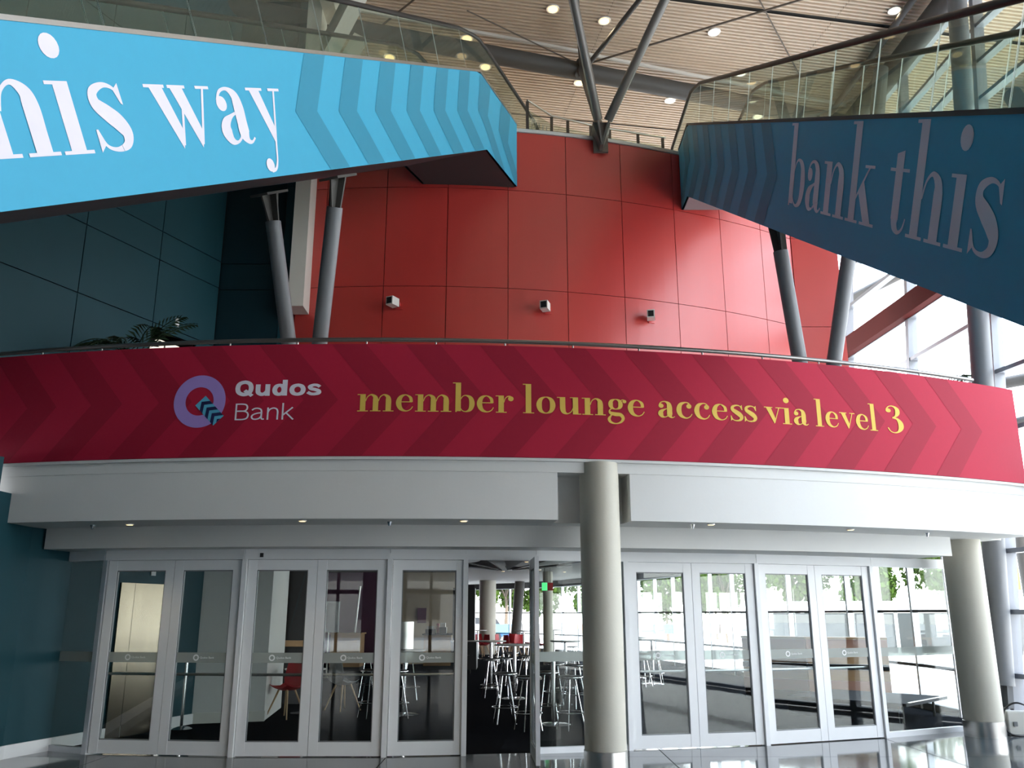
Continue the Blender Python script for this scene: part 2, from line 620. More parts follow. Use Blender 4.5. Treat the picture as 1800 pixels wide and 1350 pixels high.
# small number plate over the doorway
b = MB()
b.seg(on_left(0.86), on_left(0.94), 6.28, 6.42, 0.012, 0.041)
b.build('number_plate', 'paper', wt)
# charcoal recess behind the doorway, with a glowing sheet for the bright room
dr = MB()
p0, p1 = on_left(0.42, -0.03), on_left(1.42, -0.03)
r0, r1 = on_left(0.42, -0.34), on_left(1.42, -0.34)
q0, q1 = on_left(-0.6, -2.6), on_left(2.6, -2.6)
n0, n1 = on_left(-0.6, -0.34), on_left(2.6, -0.34)
dr.add([(*p0, 6.11), (*p1, 6.11), (*r1, 6.11), (*r0, 6.11)], [(0, 1, 2, 3)])
dr.add([(*q0, 3.4), (*q1, 3.4), (*q1, 7.4), (*q0, 7.4)], [(0, 1, 2, 3)])
dr.add([(*n0, 3.4), (*q0, 3.4), (*q0, 7.4), (*n0, 7.4)], [(0, 1, 2, 3)])
dr.add([(*n1, 3.4), (*q1, 3.4), (*q1, 7.4), (*n1, 7.4)], [(0, 1, 2, 3)])
dr.add([(*n1, 7.4), (*q1, 7.4), (*q0, 7.4), (*n0, 7.4)], [(0, 1, 2, 3)])
dr.build('doorway_recess', 'darkcharcoal', wt, recalc=False)
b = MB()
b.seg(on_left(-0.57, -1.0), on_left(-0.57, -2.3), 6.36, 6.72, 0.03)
b.build('glow_sheet', 'roomglow', wt)  # glowing sheet stands in for the bright room beyond

wf = struct('wall_left_end', 'teal wall facing the hall beside the red wall, shade put into its colour', 'wall')
b = MB()
b.box((-5.40, 14.72, 3.4), (-3.72, 14.95, 13.36))
b.build('wall_backing', 'joint', wf)
for (x0, x1, m_) in ((-5.26, -4.17, 'tealshade'), (-4.16, -3.72, 'teal')):
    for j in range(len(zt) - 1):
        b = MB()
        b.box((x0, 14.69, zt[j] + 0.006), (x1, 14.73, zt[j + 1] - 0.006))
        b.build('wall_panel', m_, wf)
b = MB()
b.box((-3.87, 14.15, 6.78), (-3.60, 14.60, 13.38))
b.box((-3.60, 13.9, 12.75), (-3.35, 14.60, 13.38))
tag(b.build('trim_fin', 'cream'), 'cream vertical fin between teal and red walls', 'fin', None, 'structure')
b = MB()
b.bar((-3.55, 14.4, 11.9), (-2.4, 13.2, 13.2), 0.28, 0.34)
b.bar((-3.55, 14.4, 10.9), (-2.9, 14.5, 12.4), 0.05, 0.3)
tag(b.build('trim_brace', 'cream'), 'cream slanted beam beside the cream fin', 'beam', None, 'structure')

# hall shell out of view
b = MB()
b.seg((-11.5, 0.0), (-11.5, -10), 0, 13.4, 0.3)
b.seg((-6.02, 10.2), (-11.5, 0.0), 0, 3.45, 0.3, -0.15)
tag(b.build('wall_left_hall', 'teal'), 'teal side wall of the hall left of the doors', 'wall', None, 'structure')
b = MB()
b.box((-11.6, -10.2, 3.3), (10.7, -9.9, 13.4))
b.box((-11.6, -17.0, 3.3), (10.7, -10.2, 3.6))  # canopy added to shade the paving out front
b.box((-11.6, -24.0, 3.3), (10.7, -17.0, 3.6))
for (x0, x1) in ((-11.6, -7.2), (-5.4, -4.4), (-2.6, -1.6), (0.2, 1.6), (3.4, 10.7)):  # solid bays added to narrow the openings and cut front light
    b.box((x0, -10.15, 0), (x1, -9.95, 3.3))
b.box((-11.5, -10.12, 2.35), (10, -9.98, 2.5))
b.box((-11.5, -10.12, 0.0), (10, -9.98, 0.3))
for x in (-6.3, -3.5, -0.7, 2.5):
    b.box((x - 0.05, -10.1, 0), (x + 0.05, -10.0, 3.3))
tag(b.build('wall_front', 'darkcharcoal'), 'unseen street side wall with narrow openings and canopy added to cut front light', 'wall', None, 'structure')

# ------------------------------------------------------------------ ground floor teal wall, left
GW = [(-6.02, 10.2), (-6.0, 11.0), (-5.55, 12.55), (-4.98, 14.4)]
wg = struct('wall_left_lower', 'dark teal painted wall left of the entrance doors', 'wall')
b = MB()
for i in range(3):
    b.seg(GW[i], GW[i + 1], 0, 3.05, 0.2, 0.1)
b.build('wall_face', 'teal', wg)
b = MB()
for i in range(3):
    b.seg(GW[i], GW[i + 1], 0, 0.15, 0.03, -0.015)
b.build('skirting', 'frame', wg)
b = MB()
b.seg((-11.4, 0.2), (-6.02, 10.2), 0, 0.15, 0.03, -0.02)
b.build('skirting', 'frame', wg)

# ------------------------------------------------------------------ balcony slab, parapet, bulkheads
b = MB()
b.arc(CF, 14.0, RF - 0.06, -21, 30.2, 3.25, 3.45, 60)
tag(b.build('slab_balcony', 'white'), 'balcony floor slab behind the crimson banner', 'slab', None, 'structure')
b = MB()
b.arc(CF, RF - 0.16, RF - 0.03, -21, 27.75, 3.41, 4.75, 80)
tag(b.build('balcony_parapet', 'white'), 'curved white parapet wall carrying the crimson banner', 'parapet', None, 'structure')

t1 = struct('trim_1', 'white curved bulkhead below the crimson banner', 'bulkhead')
NA, NB = 7.55, 9.45
z0, z1 = 2.70, 3.41
for (a0, a1) in ((-21, 6.85), (9.45, 28.2)):
    b = MB()
    b.arc(CF, RF - 0.75, RF - 0.07, a0, a1, z0, z1, 44)
    b.build('bulkhead', 'white', t1)
b = MB()
b.arc(CF, RF - 0.75, RF - 0.42, 6.85, 9.45, z0, z1, 6)
b.build('column_recess', 'white', t1)
b = MB()
b.arc(CF, RF - 0.08, RF - 0.015, -21, 28.0, 3.375, 3.408, 80)
b.build('shadow_trim', 'white', t1)

t2 = struct('trim_2', 'second white bulkhead above the door heads', 'bulkhead')
b = MB()
b.arc(CF, 17.1, 18.42, -13.05, 25.6, 2.44, 2.9, 50)
b.build('bulkhead', 'white', t2)
b = MB()
b.arc(CF, 17.6, RF - 0.75, -21, 29.0, 2.70, 2.86, 60)
b.build('soffit', 'white', t2)

# ------------------------------------------------------------------ lounge ceiling, walls
b = MB()
b.add([(x, y, 3.05) for x, y in ([(-10, 11.8)] + [(q[0], q[1] + 0.35) for q in poly[0:11]] + LG[1:] + [(-10, 46.5)])] + [(x, y, 3.25) for x, y in ([(-10, 11.8)] + [(q[0], q[1] + 0.35) for q in poly[0:11]] + LG[1:] + [(-10, 46.5)])], [])
k_ = len(b.v) // 2
b.f = [list(range(k_)), list(reversed(range(k_, 2 * k_)))] + [[i, k_ + i, k_ + (i + 1) % k_, (i + 1) % k_] for i in range(k_)]
b.m = [0] * len(b.f)
tag(b.build('ceiling_lounge', 'lceil'), 'low grey ceiling of the lounge', 'ceiling', None, 'structure')
b = MB()
for i in range(1, len(LG) - 1):
    b.seg((LG[i][0] - 0.5, LG[i][1] - 0.5), (LG[i + 1][0] - 0.5, LG[i + 1][1] - 0.5), 2.80, 3.05, 0.5)
tag(b.build('trim_3', 'darkcharcoal'), 'dark bulkhead along the lounge windows', 'bulkhead', None, 'structure')

wl2 = struct('wall_lounge', 'white and coloured walls at the left side of the lounge', 'wall')
b = MB()
b.seg((-4.98, 14.4), (-3.95, 14.75), 0.0, 3.05, 0.14, 0.07)
b.seg((-3.95, 14.75), (-4.2, 16.8), 0.0, 3.05, 0.14, 0.07)
b.build('white_wall', 'white', wl2)
b = MB()
b.seg((-4.98, 14.4), (-3.94, 14.75), 0.0, 0.16, 0.02, -0.012)
b.build('skirting', 'offwhite', wl2)
b = MB()
b.box((-5.2, 17.2, 0), (-4.55, 17.4, 3.05))
b.build('purple_wall', 'purple', wl2)
b = MB()
b.box((-4.55, 17.3, 0), (-4.42, 17.45, 3.05))
b.box((-4.42, 17.3, 1.05), (-3.9, 17.4, 1.16))
b.build('beige_jamb', 'wood', wl2)
b = MB()
b.box((-4.42, 17.45, 0), (-3.9, 17.5, 3.05))
b.build('opening_shade', 'darkcharcoal', wl2)  # charcoal sheet stands in for the shade inside an opening
b = MB()
b.box((-9.6, 31.0, 0), (-5.3, 31.2, 3.05))
b.box((-5.3, 31.0, 0), (-3.8, 31.2, 3.05))
b.build('purple_back_wall', 'mauve', wl2)
b = MB()
b.box((-3.8, 31.0, 0), (-1.6, 31.2, 3.05))
b.build('beige_back_wall', 'beigewall', wl2)
b = MB()
b.seg((-9.8, 12.2), (-9.8, 46.5), 0, 3.05, 0.2)
b.build('side_wall', 'mauve', wl2)

# ------------------------------------------------------------------ lift
lf = thing('lift_door', (-5.4, 13.0, 0), 'brushed steel lift door in the teal lobby wall', 'lift door')
GA, GB = Vector(GW[2]), Vector(GW[3])
gd = (GB - GA).normalized()
lA, lB = GA + gd * 0.05, GA + gd * 1.05
b = MB()
lm = GA + gd * 0.33
b.seg(lA, lm - gd * 0.004, 0.0, 2.08, 0.03, -0.02)
b.build('door_leaf', 'brushed', lf)
b = MB()
b.seg(lm + gd * 0.004, lB, 0.0, 2.08, 0.03, -0.02)
b.build('door_leaf', 'brushed', lf)
b = MB()
b.seg(lB, lB + gd * 0.10, 0.0, 2.12, 0.06, -0.03)
b.build('door_jamb', 'satin', lf)
b = MB()
b.seg(GA + gd * 0.66, GA + gd * 0.76, 2.2, 2.36, 0.012, -0.012)
b.build('number_plate', 'paper', lf)

# ------------------------------------------------------------------ entrance doors and fixed glazing
P = [(-5.86, 11.72), (-5.2, 11.42), (-3.35, 11.18), (-1.53, 11.18), (-0.59, 11.30), (0.30, 11.44), (1.48, 11.72), (3.31, 12.14), (5.15, 12.85), (6.60, 13.58), (7.62, 14.08)]
HZ = 2.39
fr = struct('trim_door_frame', 'white aluminium posts and head rail framing the row of doors', 'door frame')
for i, p in enumerate(P):
    if i == 9:
        continue
    a, c = Vector(P[max(0, i - 1)]), Vector(P[min(len(P) - 1, i + 1)])
    d = (c - a).normalized()
    b = MB()
    q = Vector(p)
    b.seg(q - d * 0.03, q + d * 0.03, 0, HZ, 0.11)
    b.build('door_post', 'alu' if i < 2 else 'frame', fr)
for i in range(len(P) - 1):
    b = MB()
    b.seg(P[i], P[i + 1], HZ - 0.075, HZ + 0.06, 0.12)
    b.build('head_rail', 'frame', fr)
b = MB()
b.seg((-3.16, 11.115), (-3.12, 11.115), HZ - 0.05, HZ + 0.0, 0.03)
b.build('door_sensor', 'black', fr)


def along(a, c, t):
    return (a[0] + (c[0] - a[0]) * t, a[1] + (c[1] - a[1]) * t)


def text_mesh(body, bold=0.0):
    cu = bpy.data.curves.new('txt', 'FONT')
    cu.body = body
    cu.size = 1.0
    cu.offset = bold
    cu.resolution_u = 4
    o = bpy.data.objects.new('txt', cu)
    COL.objects.link(o)
    dg = bpy.context.evaluated_depsgraph_get()
    me = bpy.data.meshes.new_from_object(o.evaluated_get(dg))
    vsl = [tuple(v.co) for v in me.vertices]
    fs = [tuple(p_.vertices) for p_ in me.polygons]
    bpy.data.objects.remove(o)
    bpy.data.curves.remove(cu)
    bpy.data.meshes.remove(me)
    return vsl, fs


BANDTXT = text_mesh('Qudos Bank', 0.012)


def pane_set(par, a, c, z0, z1, logo=True, band=True):
    b = MB()
    b.seg(a, c, z0, z1, 0.010)
    b.build('glass_pane', 'doorglass', par)
    if band:
        b = MB()
        b.seg(a, c, 1.07, 1.19, 0.003, -0.008)
        fb = b.build('frosted_band', 'frost', par)
        if logo:
            a3, c3 = Vector((*a, 0)), Vector((*c, 0))
            d = (c3 - a3).normalized()
            nn = Vector((d.y, -d.x, 0))
            ctr = a3 + (c3 - a3) * 0.40 + nn * 0.0125
            b = MB()
            n = 20
            vsl = []
            for k in range(n):
                an = 2 * PI * k / n
                for r in (0.022, 0.038):
                    vsl.append(ctr + d * (r * math.cos(an)) + Vector((0, 0, 1.13 + r * math.sin(an))))
            b.add(vsl, [(2 * k, 2 * k + 1, (2 * k + 3) % (2 * n), (2 * k + 2) % (2 * n)) for k in range(n)])
            tv, tf = BANDTXT
            sc_ = 0.032
            b.add([ctr + d * (0.05 + v[0] * sc_ * 1.15) + Vector((0, 0, 1.12 + v[1] * sc_)) for v in tv], tf)
            b.build('band_logo', 'paper', fb, recalc=False)


ND = [0]


def leaf(a, c, label, bar=True, logo=True):
    ND[0] += 1
    a, c = Vector(a), Vector(c)
    d = (c - a).normalized()
    par = struct('door_%d' % ND[0], label, 'door', (a.x, a.y, 0))
    st, tr, br, T = 0.115, 0.125, 0.155, 0.05
    zb, zt_ = 0.012, HZ - 0.08
    for (p, q) in ((a, a + d * st), (c - d * st, c)):
        b = MB()
        b.seg(p, q, zb, zt_, T)
        b.build('door_stile', 'frame', par)
    for (u0, u1) in ((zt_ - tr, zt_), (zb, zb + br)):
        b = MB()
        b.seg(a + d * st, c - d * st, u0, u1, T - 0.006)
        b.build('door_rail', 'frame', par)
    # thin glazing bead round the glass
    b = MB()
    i0, i1 = a + d * st, c - d * st
    for (p, q, u0, u1) in ((i0, i0 + d * 0.012, zb + br, zt_ - tr), (i1 - d * 0.012, i1, zb + br, zt_ - tr), (i0, i1, zb + br, zb + br + 0.012), (i0, i1, zt_ - tr - 0.012, zt_ - tr)):
        b.seg(p, q, u0, u1, 0.03)
    b.build('glazing_bead', 'greyplastic', par)
    pane_set(par, tuple(i0), tuple(i1), zb + br, zt_ - tr, logo)
    if bar:
        nn = Vector((-d.y, d.x))
        p = i0 + nn * 0.045
        q = i1 + nn * 0.045
        b = MB()
        b.tube([(p.x, p.y, 0.93), (q.x, q.y, 0.93)], 0.017, 8)
        pb = b.build('push_bar', 'satin', par, True)
        b = MB()
        b.tube([(i0.x, i0.y, 0.93), (p.x, p.y, 0.93)], 0.012, 6)
        b.tube([(i1.x, i1.y, 0.93), (q.x, q.y, 0.93)], 0.012, 6)
        b.build('bar_bracket', 'satin', pb)
    return par


names_pairs = {1: ('first pair from the left, in front of the lift', 'first pair from the left, in front of the chrome stanchion'),
               2: ('second pair from the left, with the red chair behind', 'second pair from the left, with the grey chair behind'),
               6: ('pair right of the round column, left leaf', 'pair right of the round column, right leaf'),
               7: ('last pair at the right, left leaf', 'last pair at the right, leaf next to the fixed panes')}
for i, lab in names_pairs.items():
    a, c = Vector(P[i]), Vector(P[i + 1])
    d = (c - a).normalized()
    a2, c2 = a + d * 0.038, c - d * 0.038
    mid = (a2 + c2) / 2
    leaf(a2, mid - d * 0.003, 'white framed glass door, ' + lab[0])
    leaf(mid + d * 0.003, c2, 'white framed glass door, ' + lab[1])
a, c = Vector(P[3]), Vector(P[4])
d = (c - a).normalized()
leaf(a + d * 0.038, c - d * 0.002, 'single closed white framed glass door left of the open doorway')
leaf((0.245, 11.36), (0.292, 10.47), 'white framed glass door standing wide open, seen edge on', True, False)


def fixed(n, a, c, label, m_='frame', bottom=0.07, logo=False):
    a, c = Vector(a), Vector(c)
    d = (c - a).normalized()
    par = struct('window_%d' % n, label, 'window', (a.x, a.y, 0))
    a2, c2 = a + d * 0.032, c - d * 0.032
    b = MB()
    b.seg(a2, c2, 0.0, bottom, 0.07)
    b.build('sill_rail', m_, par)
    pane_set(par, tuple(a2), tuple(c2), bottom, HZ - 0.075, logo)


fixed(1, P[0], P[1], 'narrow fixed glass pane against the teal wall at far left of the doors', 'alu', 0.07)
fixed(2, P[5], P[6], 'fixed glass pane between the open door and the round column')
fixed(3, P[8], P[9], 'fixed glass pane right of the last door, stage behind')
fixed(4, P[9], P[10], 'fixed glass pane behind the right round column')
b = MB()
b.seg((-5.82, 12.1), (-5.79, 12.2), 0.15, 2.4, 0.03, -0.06)  # pale strip stands in for a reflection in the pane
tag(b.build('reflection_strip', 'frame'), 'pale upright strip standing in for a reflection behind the narrow pane', 'trim', None, 'structure')

# ------------------------------------------------------------------ round columns
for (x, y, r, top, lab) in ((1.03, 10.28, 0.232, 3.375, 'beige round concrete column at the centre in front of the doors'), (6.62, 13.02, 0.262, 2.72, 'beige round concrete column in front of the glass at the right')):
    c_ = thing('concrete_column', (x, y, 0), lab, 'column', 'beige round columns')
    b = MB()
    b.lathe([(r, 0.21), (r, top)], (x, y, 0), 40)
    b.build('shaft', 'column', c_, True)
    b = MB()
    b.lathe([(r + 0.008, 0.0), (r + 0.008, 0.205), (r, 0.21)], (x, y, 0), 40)
    b.build('base_band', 'satin', c_, True)

# leaning steel column by the right glazing
c_ = thing('steel_column', (7.3, 13.75, 0), 'grey leaning steel tube column against the right glazing', 'column')
b = MB()
b.tube([(7.33, 13.72, 0.62), (8.30, 13.85, 12.86)], 0.165, 24)
b.build('shaft', 'steel', c_, True)
b = MB()
b.bar((7.31, 13.72, 0.30), (7.335, 13.72, 0.66), 0.03, 0.28)
b.bar((7.31, 13.72, 0.30), (7.335, 13.72, 0.66), 0.28, 0.03)
b.lathe([(0.17, 0), (0.17, 0.12), (0.06, 0.32)], (7.3, 13.72, 0), 16)
b.build('foot_gusset', 'steel', c_)
# second leaning tube further along the glazing
c_ = thing('steel_column', (7.0, 19.0, 3.4), 'grey leaning steel tube column deep beside the far glazing', 'column')
b = MB()
b.tube([(7.48, 16.4, 10.4), (7.95, 16.4, 13.0)], 0.15, 20)
b.build('shaft', 'steel', c_, True)

# ------------------------------------------------------------------ right glazing of the hall
wgz = struct('window_5', 'tall leaning glazed wall along the right of the hall', 'window')


def hg(x, y, z, o=0.0):
    return (x + LEAN * z + o, y, z)


ztr = [0.05, 0.75, 1.68, 2.60, 3.43, 4.5, 5.5, 6.54, 7.42, 8.65, 9.6, 10.6, 11.35, 12.1, 13.0]
HGf = []
for i in range(len(HG) - 1):
    HGf.append(HG[i])
    L_ = math.dist(HG[i], HG[i + 1])
    n = max(1, round(L_ / 2.9))
    for k in range(1, n):
        HGf.append(along(HG[i], HG[i + 1], k / n))
HGf.append(HG[-1])
for i, p in enumerate(HGf):
    zlo = 0.0 if p[1] < 14.5 else 3.3
    b = MB()
    b.bar(hg(*p, zlo), hg(*p, 13.2), 0.13, 0.18, (1, 0, 0))
    b.build('mullion', 'mullion', wgz)
for i in range(len(HGf) - 1):
    p, q = HGf[i], HGf[i + 1]
    low = q[1] < 15
    for z in ztr:
        if z < 3.4 and not low:
            continue
        b = MB()
        b.bar(hg(*p, z), hg(*q, z), 0.16, 0.07, (0, 0, 1))
        b.build('transom', 'mullion', wgz)
    zb_ = 0.05 if low else 3.4
    b = MB()
    b.quad(hg(*p, zb_), hg(*q, zb_), hg(*q, 13.1), hg(*p, 13.1))
    b.build('glass_pane', 'winglass', wgz, recalc=False)
    if q[1] > 1:
        b = MB()
        b.bar(hg(p[0] - 0.16, p[1], 7.6), hg(q[0] - 0.16, q[1], 7.6), 0.22, 0.40, (0, 0, 1))
        b.build('red_beam', 'redbeam', wgz)
b = MB()
for i in range(len(HGf) - 1):
    if HGf[i + 1][1] > 13:
        b.seg(HGf[i], HGf[i + 1], 3.25, 3.45, 0.7, 0.0)
b.build('sill_slab', 'alu', wgz)

# lounge glazing
wlg = struct('window_6', 'curved window wall around the lounge with trees outside', 'window')
LGf = []
for i in range(len(LG) - 1):
    LGf.append(LG[i])
    n = max(1, round(math.dist(LG[i], LG[i + 1]) / 1.55))
    for k in range(1, n):
        LGf.append(along(LG[i], LG[i + 1], k / n))
LGf.append(LG[-1])
for i, p in enumerate(LGf):
    b = MB()
    q = LGf[min(i + 1, len(LGf) - 1)] if i < len(LGf) - 1 else LGf[i - 1]
    d = (Vector(q) - Vector(p)).normalized()
    b.seg(Vector(p) - d * 0.03, Vector(p) + d * 0.03, 0, 3.05, 0.12)
    b.build('mullion', 'alu', wlg)
for i in range(len(LGf) - 1):
    for z, h in ((0.06, 0.12), (0.75, 0.05), (1.70, 0.05), (2.98, 0.14)):
        b = MB()
        b.seg(LGf[i], LGf[i + 1], z - h / 2, z + h / 2, 0.09)
        b.build('transom', 'darksteel', wlg)
    b = MB()
    b.quad((*LGf[i], 0.1), (*LGf[i + 1], 0.1), (*LGf[i + 1], 2.95), (*LGf[i], 2.95))
    b.build('glass_pane', 'winglass', wlg, recalc=False)


# ------------------------------------------------------------------ lettering: high-contrast roman glyphs drawn as strokes
HL = 0.05
ST = 0.27


def spl(pts, n=7, closed=False):
    out = []
    N = len(pts)
    rng = range(N) if closed else range(N - 1)
    for i in rng:
        if closed:
            p0, p1, p2, p3 = pts[i - 1], pts[i], pts[(i + 1) % N], pts[(i + 2) % N]
        else:
            p0, p1, p2, p3 = pts[max(i - 1, 0)], pts[i], pts[i + 1], pts[min(i + 2, N - 1)]
        for k in range(n):
            t = k / n
            out.append(tuple(0.5 * ((2 * p1[j]) + (-p0[j] + p2[j]) * t + (2 * p0[j] - 5 * p1[j] + 4 * p2[j] - p3[j]) * t * t + (-p0[j] + 3 * p1[j] - 3 * p2[j] + p3[j]) * t ** 3) for j in range(3)))
    if not closed:
        out.append(pts[-1])
    return out


def stroke(pts, closed=False, smooth=True):
    q = spl(pts, 7, closed) if smooth else list(pts)
    N = len(q)
    Ls, Rs = [], []
    for i, (x, y, wd_) in enumerate(q):
        a = q[i - 1] if (closed or i > 0) else q[i]
        c = q[(i + 1) % N] if (closed or i < N - 1) else q[i]
        dx, dy = c[0] - a[0], c[1] - a[1]
        L = math.hypot(dx, dy) or 1
        nx, ny = -dy / L, dx / L
        Ls.append((x + nx * wd_ / 2, y + ny * wd_ / 2))
        Rs.append((x - nx * wd_ / 2, y - ny * wd_ / 2))
    qs = []
    for i in range(N if closed else N - 1):
        j = (i + 1) % N
        qs.append([Ls[i], Ls[j], Rs[j], Rs[i]])
    return qs


def rect(x0, y0, x1, y1):
    return [[(x0, y0), (x1, y0), (x1, y1), (x0, y1)]]


def disc(cx, cy, rx, ry, n=18):
    return [[(cx, cy), (cx + rx * math.cos(2 * PI * k / n), cy + ry * math.sin(2 * PI * k / n)), (cx + rx * math.cos(2 * PI * (k + 1) / n), cy + ry * math.sin(2 * PI * (k + 1) / n))] for k in range(n)]


def arch(o):
    return stroke([(o + .40, .60, HL), (o + .50, .85, HL), (o + .68, .965, .075), (o + .86, .85, .2), (o + .905, .66, ST), (o + .905, .3, ST), (o + .905, .02, ST)]) + rect(o + .64, 0, o + 1.17, HL)


def stem(x, h, base=True):
    g = rect(x + .13, 0, x + .40, h) + rect(x - .01, h - HL, x + .40, h)
    if base:
        g += rect(x, 0, x + .54, HL)
    return g


def bowl_e(o=0.0):
    return stroke([(o + .80, .55, .16), (o + .76, .80, .15), (o + .52, .965, .06), (o + .27, .83, .2), (o + .175, .5, ST), (o + .28, .17, .2), (o + .54, .03, .07), (o + .76, .11, HL), (o + .88, .29, .04)])


G = {}
G['i'] = (stem(0, 1.0) + disc(.27, 1.47, .17, .17), .60)
G['l'] = (stem(0, 1.72), .60)
G['h'] = (stem(0, 1.72) + arch(0), 1.22)
G['n'] = (stem(0, 1.0) + arch(0), 1.22)
G['m'] = (stem(0, 1.0) + arch(0) + arch(.64), 1.86)
G['u'] = (rect(-.01, 1 - HL, .40, 1) + stroke([(.265, .98, ST), (.265, .5, ST), (.275, .28, ST), (.34, .11, .2), (.5, .03, .07), (.68, .14, HL), (.79, .38, HL)]) + rect(.77, 0, 1.04, 1) + rect(.63, 1 - HL, 1.04, 1) + rect(.77, 0, 1.18, HL), 1.22)
G['o'] = (stroke([(.5, .97, .06), (.25, .83, .19), (.165, .5, ST), (.25, .17, .19), (.5, .03, .06), (.75, .17, .19), (.835, .5, ST), (.75, .83, .19)], True), 1.04)
G['e'] = (bowl_e() + rect(.2, .53, .84, .53 + HL), .98)
G['c'] = (stroke([(.80, .80, .06), (.70, .93, .06), (.52, .965, .07), (.27, .83, .2), (.175, .5, ST), (.28, .17, .2), (.54, .03, .08), (.75, .11, HL), (.87, .29, .04)]) + disc(.72, .745, .135, .14), .94)
G['a'] = (disc(.21, .71, .135, .13) + stroke([(.11, .76, .06), (.22, .92, .06), (.42, .965, .07), (.60, .85, .2), (.645, .65, ST), (.645, .40, ST), (.65, .18, ST), (.72, .05, .12), (.82, .03, .05), (.92, .10, .04)]) + stroke([(.60, .57, HL), (.40, .50, .07), (.22, .38, .2), (.175, .23, ST), (.25, .08, .17), (.38, .035, .06), (.52, .10, HL), (.62, .25, HL)]), .95)
G['s'] = (stroke([(.70, .74, .04), (.62, .91, .05), (.42, .965, .08), (.2, .87, .15), (.19, .70, .2), (.38, .55, .26), (.55, .42, .27), (.66, .26, .22), (.60, .1, .14), (.40, .035, .07), (.2, .09, .05), (.09, .29, .04)]) + [[(.60, .90), (.72, 1.0), (.735, .68), (.69, .70)], [(.06, .33), (.10, .33), (.19, .12), (.06, 0)]], .76)
G['r'] = (stem(0, 1.0) + stroke([(.40, .6, HL), (.47, .83, HL), (.60, .955, .06), (.74, .95, .08)]) + disc(.75, .82, .14, .145), .90)
G['b'] = (rect(.13, .05, .40, 1.72) + rect(-.01, 1.72 - HL, .40, 1.72) + rect(.13, 0, .2, .2) + stroke([(.37, .72, HL), (.50, .92, HL), (.67, .965, .07), (.88, .83, .2), (.955, .5, ST), (.88, .17, .2), (.67, .03, .07), (.48, .08, HL), (.36, .25, HL)]) + [[(.13, 0), (.16, 0), (.42, .22), (.3, .3)]], 1.14)
G['k'] = (stem(0, 1.72) + stroke([(.36, .40, HL), (.88, .97, HL)], False, False) + rect(.68, 1 - HL, 1.08, 1) + [[(.47, .56), (.66, .77), (1.10, .02), (.80, .02)]] + rect(.64, 0, 1.22, HL), 1.24)
G['t'] = ([[(.2, .22), (.47, .22), (.47, 1.27), (.2, 1.22)]] + rect(.0, 1 - HL, .70, 1) + stroke([(.335, .3, ST), (.36, .13, .2), (.5, .035, .07), (.65, .1, HL), (.73, .26, .04)]), .78)
G['v'] = ([[(.10, .98), (.39, .98), (.66, .24), (.56, -.02)]] + stroke([(.58, .04, HL), (.87, .97, HL)], False, False) + rect(0, 1 - HL, .49, 1) + rect(.68, 1 - HL, 1.04, 1), 1.04)
G['w'] = ([[(.10, .98), (.39, .98), (.66, .24), (.56, -.02)], [(.56, .98), (.85, .98), (1.12, .24), (1.02, -.02)]] + stroke([(.58, .04, HL), (.84, .90, HL)], False, False) + stroke([(1.04, .04, HL), (1.36, .97, HL)], False, False) + rect(0, 1 - HL, .45, 1) + rect(.52, 1 - HL, .93, 1) + rect(1.18, 1 - HL, 1.52, 1), 1.54)
G['y'] = ([[(.10, .98), (.39, .98), (.66, .24), (.56, -.02)]] + stroke([(.87, .97, HL), (.66, .28, HL), (.54, -.10, HL), (.46, -.36, HL), (.36, -.50, .06), (.22, -.53, .07)]) + disc(.21, -.42, .12, .125) + rect(0, 1 - HL, .49, 1) + rect(.68, 1 - HL, 1.04, 1), 1.04)
G['g'] = (stroke([(.44, .97, .05), (.24, .87, .17), (.19, .68, .23), (.24, .49, .17), (.44, .39, .05), (.64, .49, .17), (.69, .68, .23), (.64, .87, .17)], True) + stroke([(.66, .84, HL), (.78, .95, HL), (.88, .94, .06)]) + disc(.90, .86, .10, .10) + stroke([(.27, .44, HL), (.13, .31, .07), (.18, .16, .17), (.42, .09, .22), (.68, .06, .2), (.81, -.14, .16), (.70, -.36, .11), (.44, -.46, .06), (.18, -.38, .13), (.10, -.20, .15), (.20, .0, .08), (.32, .10, .05)]), 1.0)
G['3'] = (disc(.20, 1.40, .13, .13) + stroke([(.10, 1.48, .06), (.24, 1.66, .06), (.44, 1.69, .08), (.63, 1.52, .2), (.64, 1.25, .22), (.52, 1.03, .1), (.36, .95, .05)]) + stroke([(.36, .93, .05), (.60, .88, .13), (.75, .62, .25), (.75, .32, .25), (.62, .08, .13), (.42, -.02, .06), (.22, .05, .05), (.10, .28, .05)]), .92)


def letters(wrd, glyphs, fn, m_, par, gap=0.02):
    """one mesh per letter; fn maps (x / word length, y) to the sheet"""
    L = sum(glyphs[c][1] + gap for c in wrd) - gap
    x = 0.0
    for ch in wrd:
        g, adv = glyphs[ch]
        b = MB()
        for k, q in enumerate(g):
            b.add([fn((x + p[0]) / L, p[1], 0.0035 + 0.00006 * (k % 60)) for p in q], [tuple(range(len(q)))])
        b.build('letter', m_, par, recalc=False)
        x += adv + gap


# ------------------------------------------------------------------ crimson banner
bn = thing('balcony_banner', pol(CF, RF, 4, 3.41), 'curved crimson banner with yellow and white lettering along the balcony', 'banner')
b = MB()
b.arc(CF, RF - 0.03, RF, -21, 27.72, 3.41, 4.76, 120)
b.build('banner_sheet', 'crimson', bn)


def bpt(deg, z, o=0.004):
    return pol(CF, RF + o, deg, z)


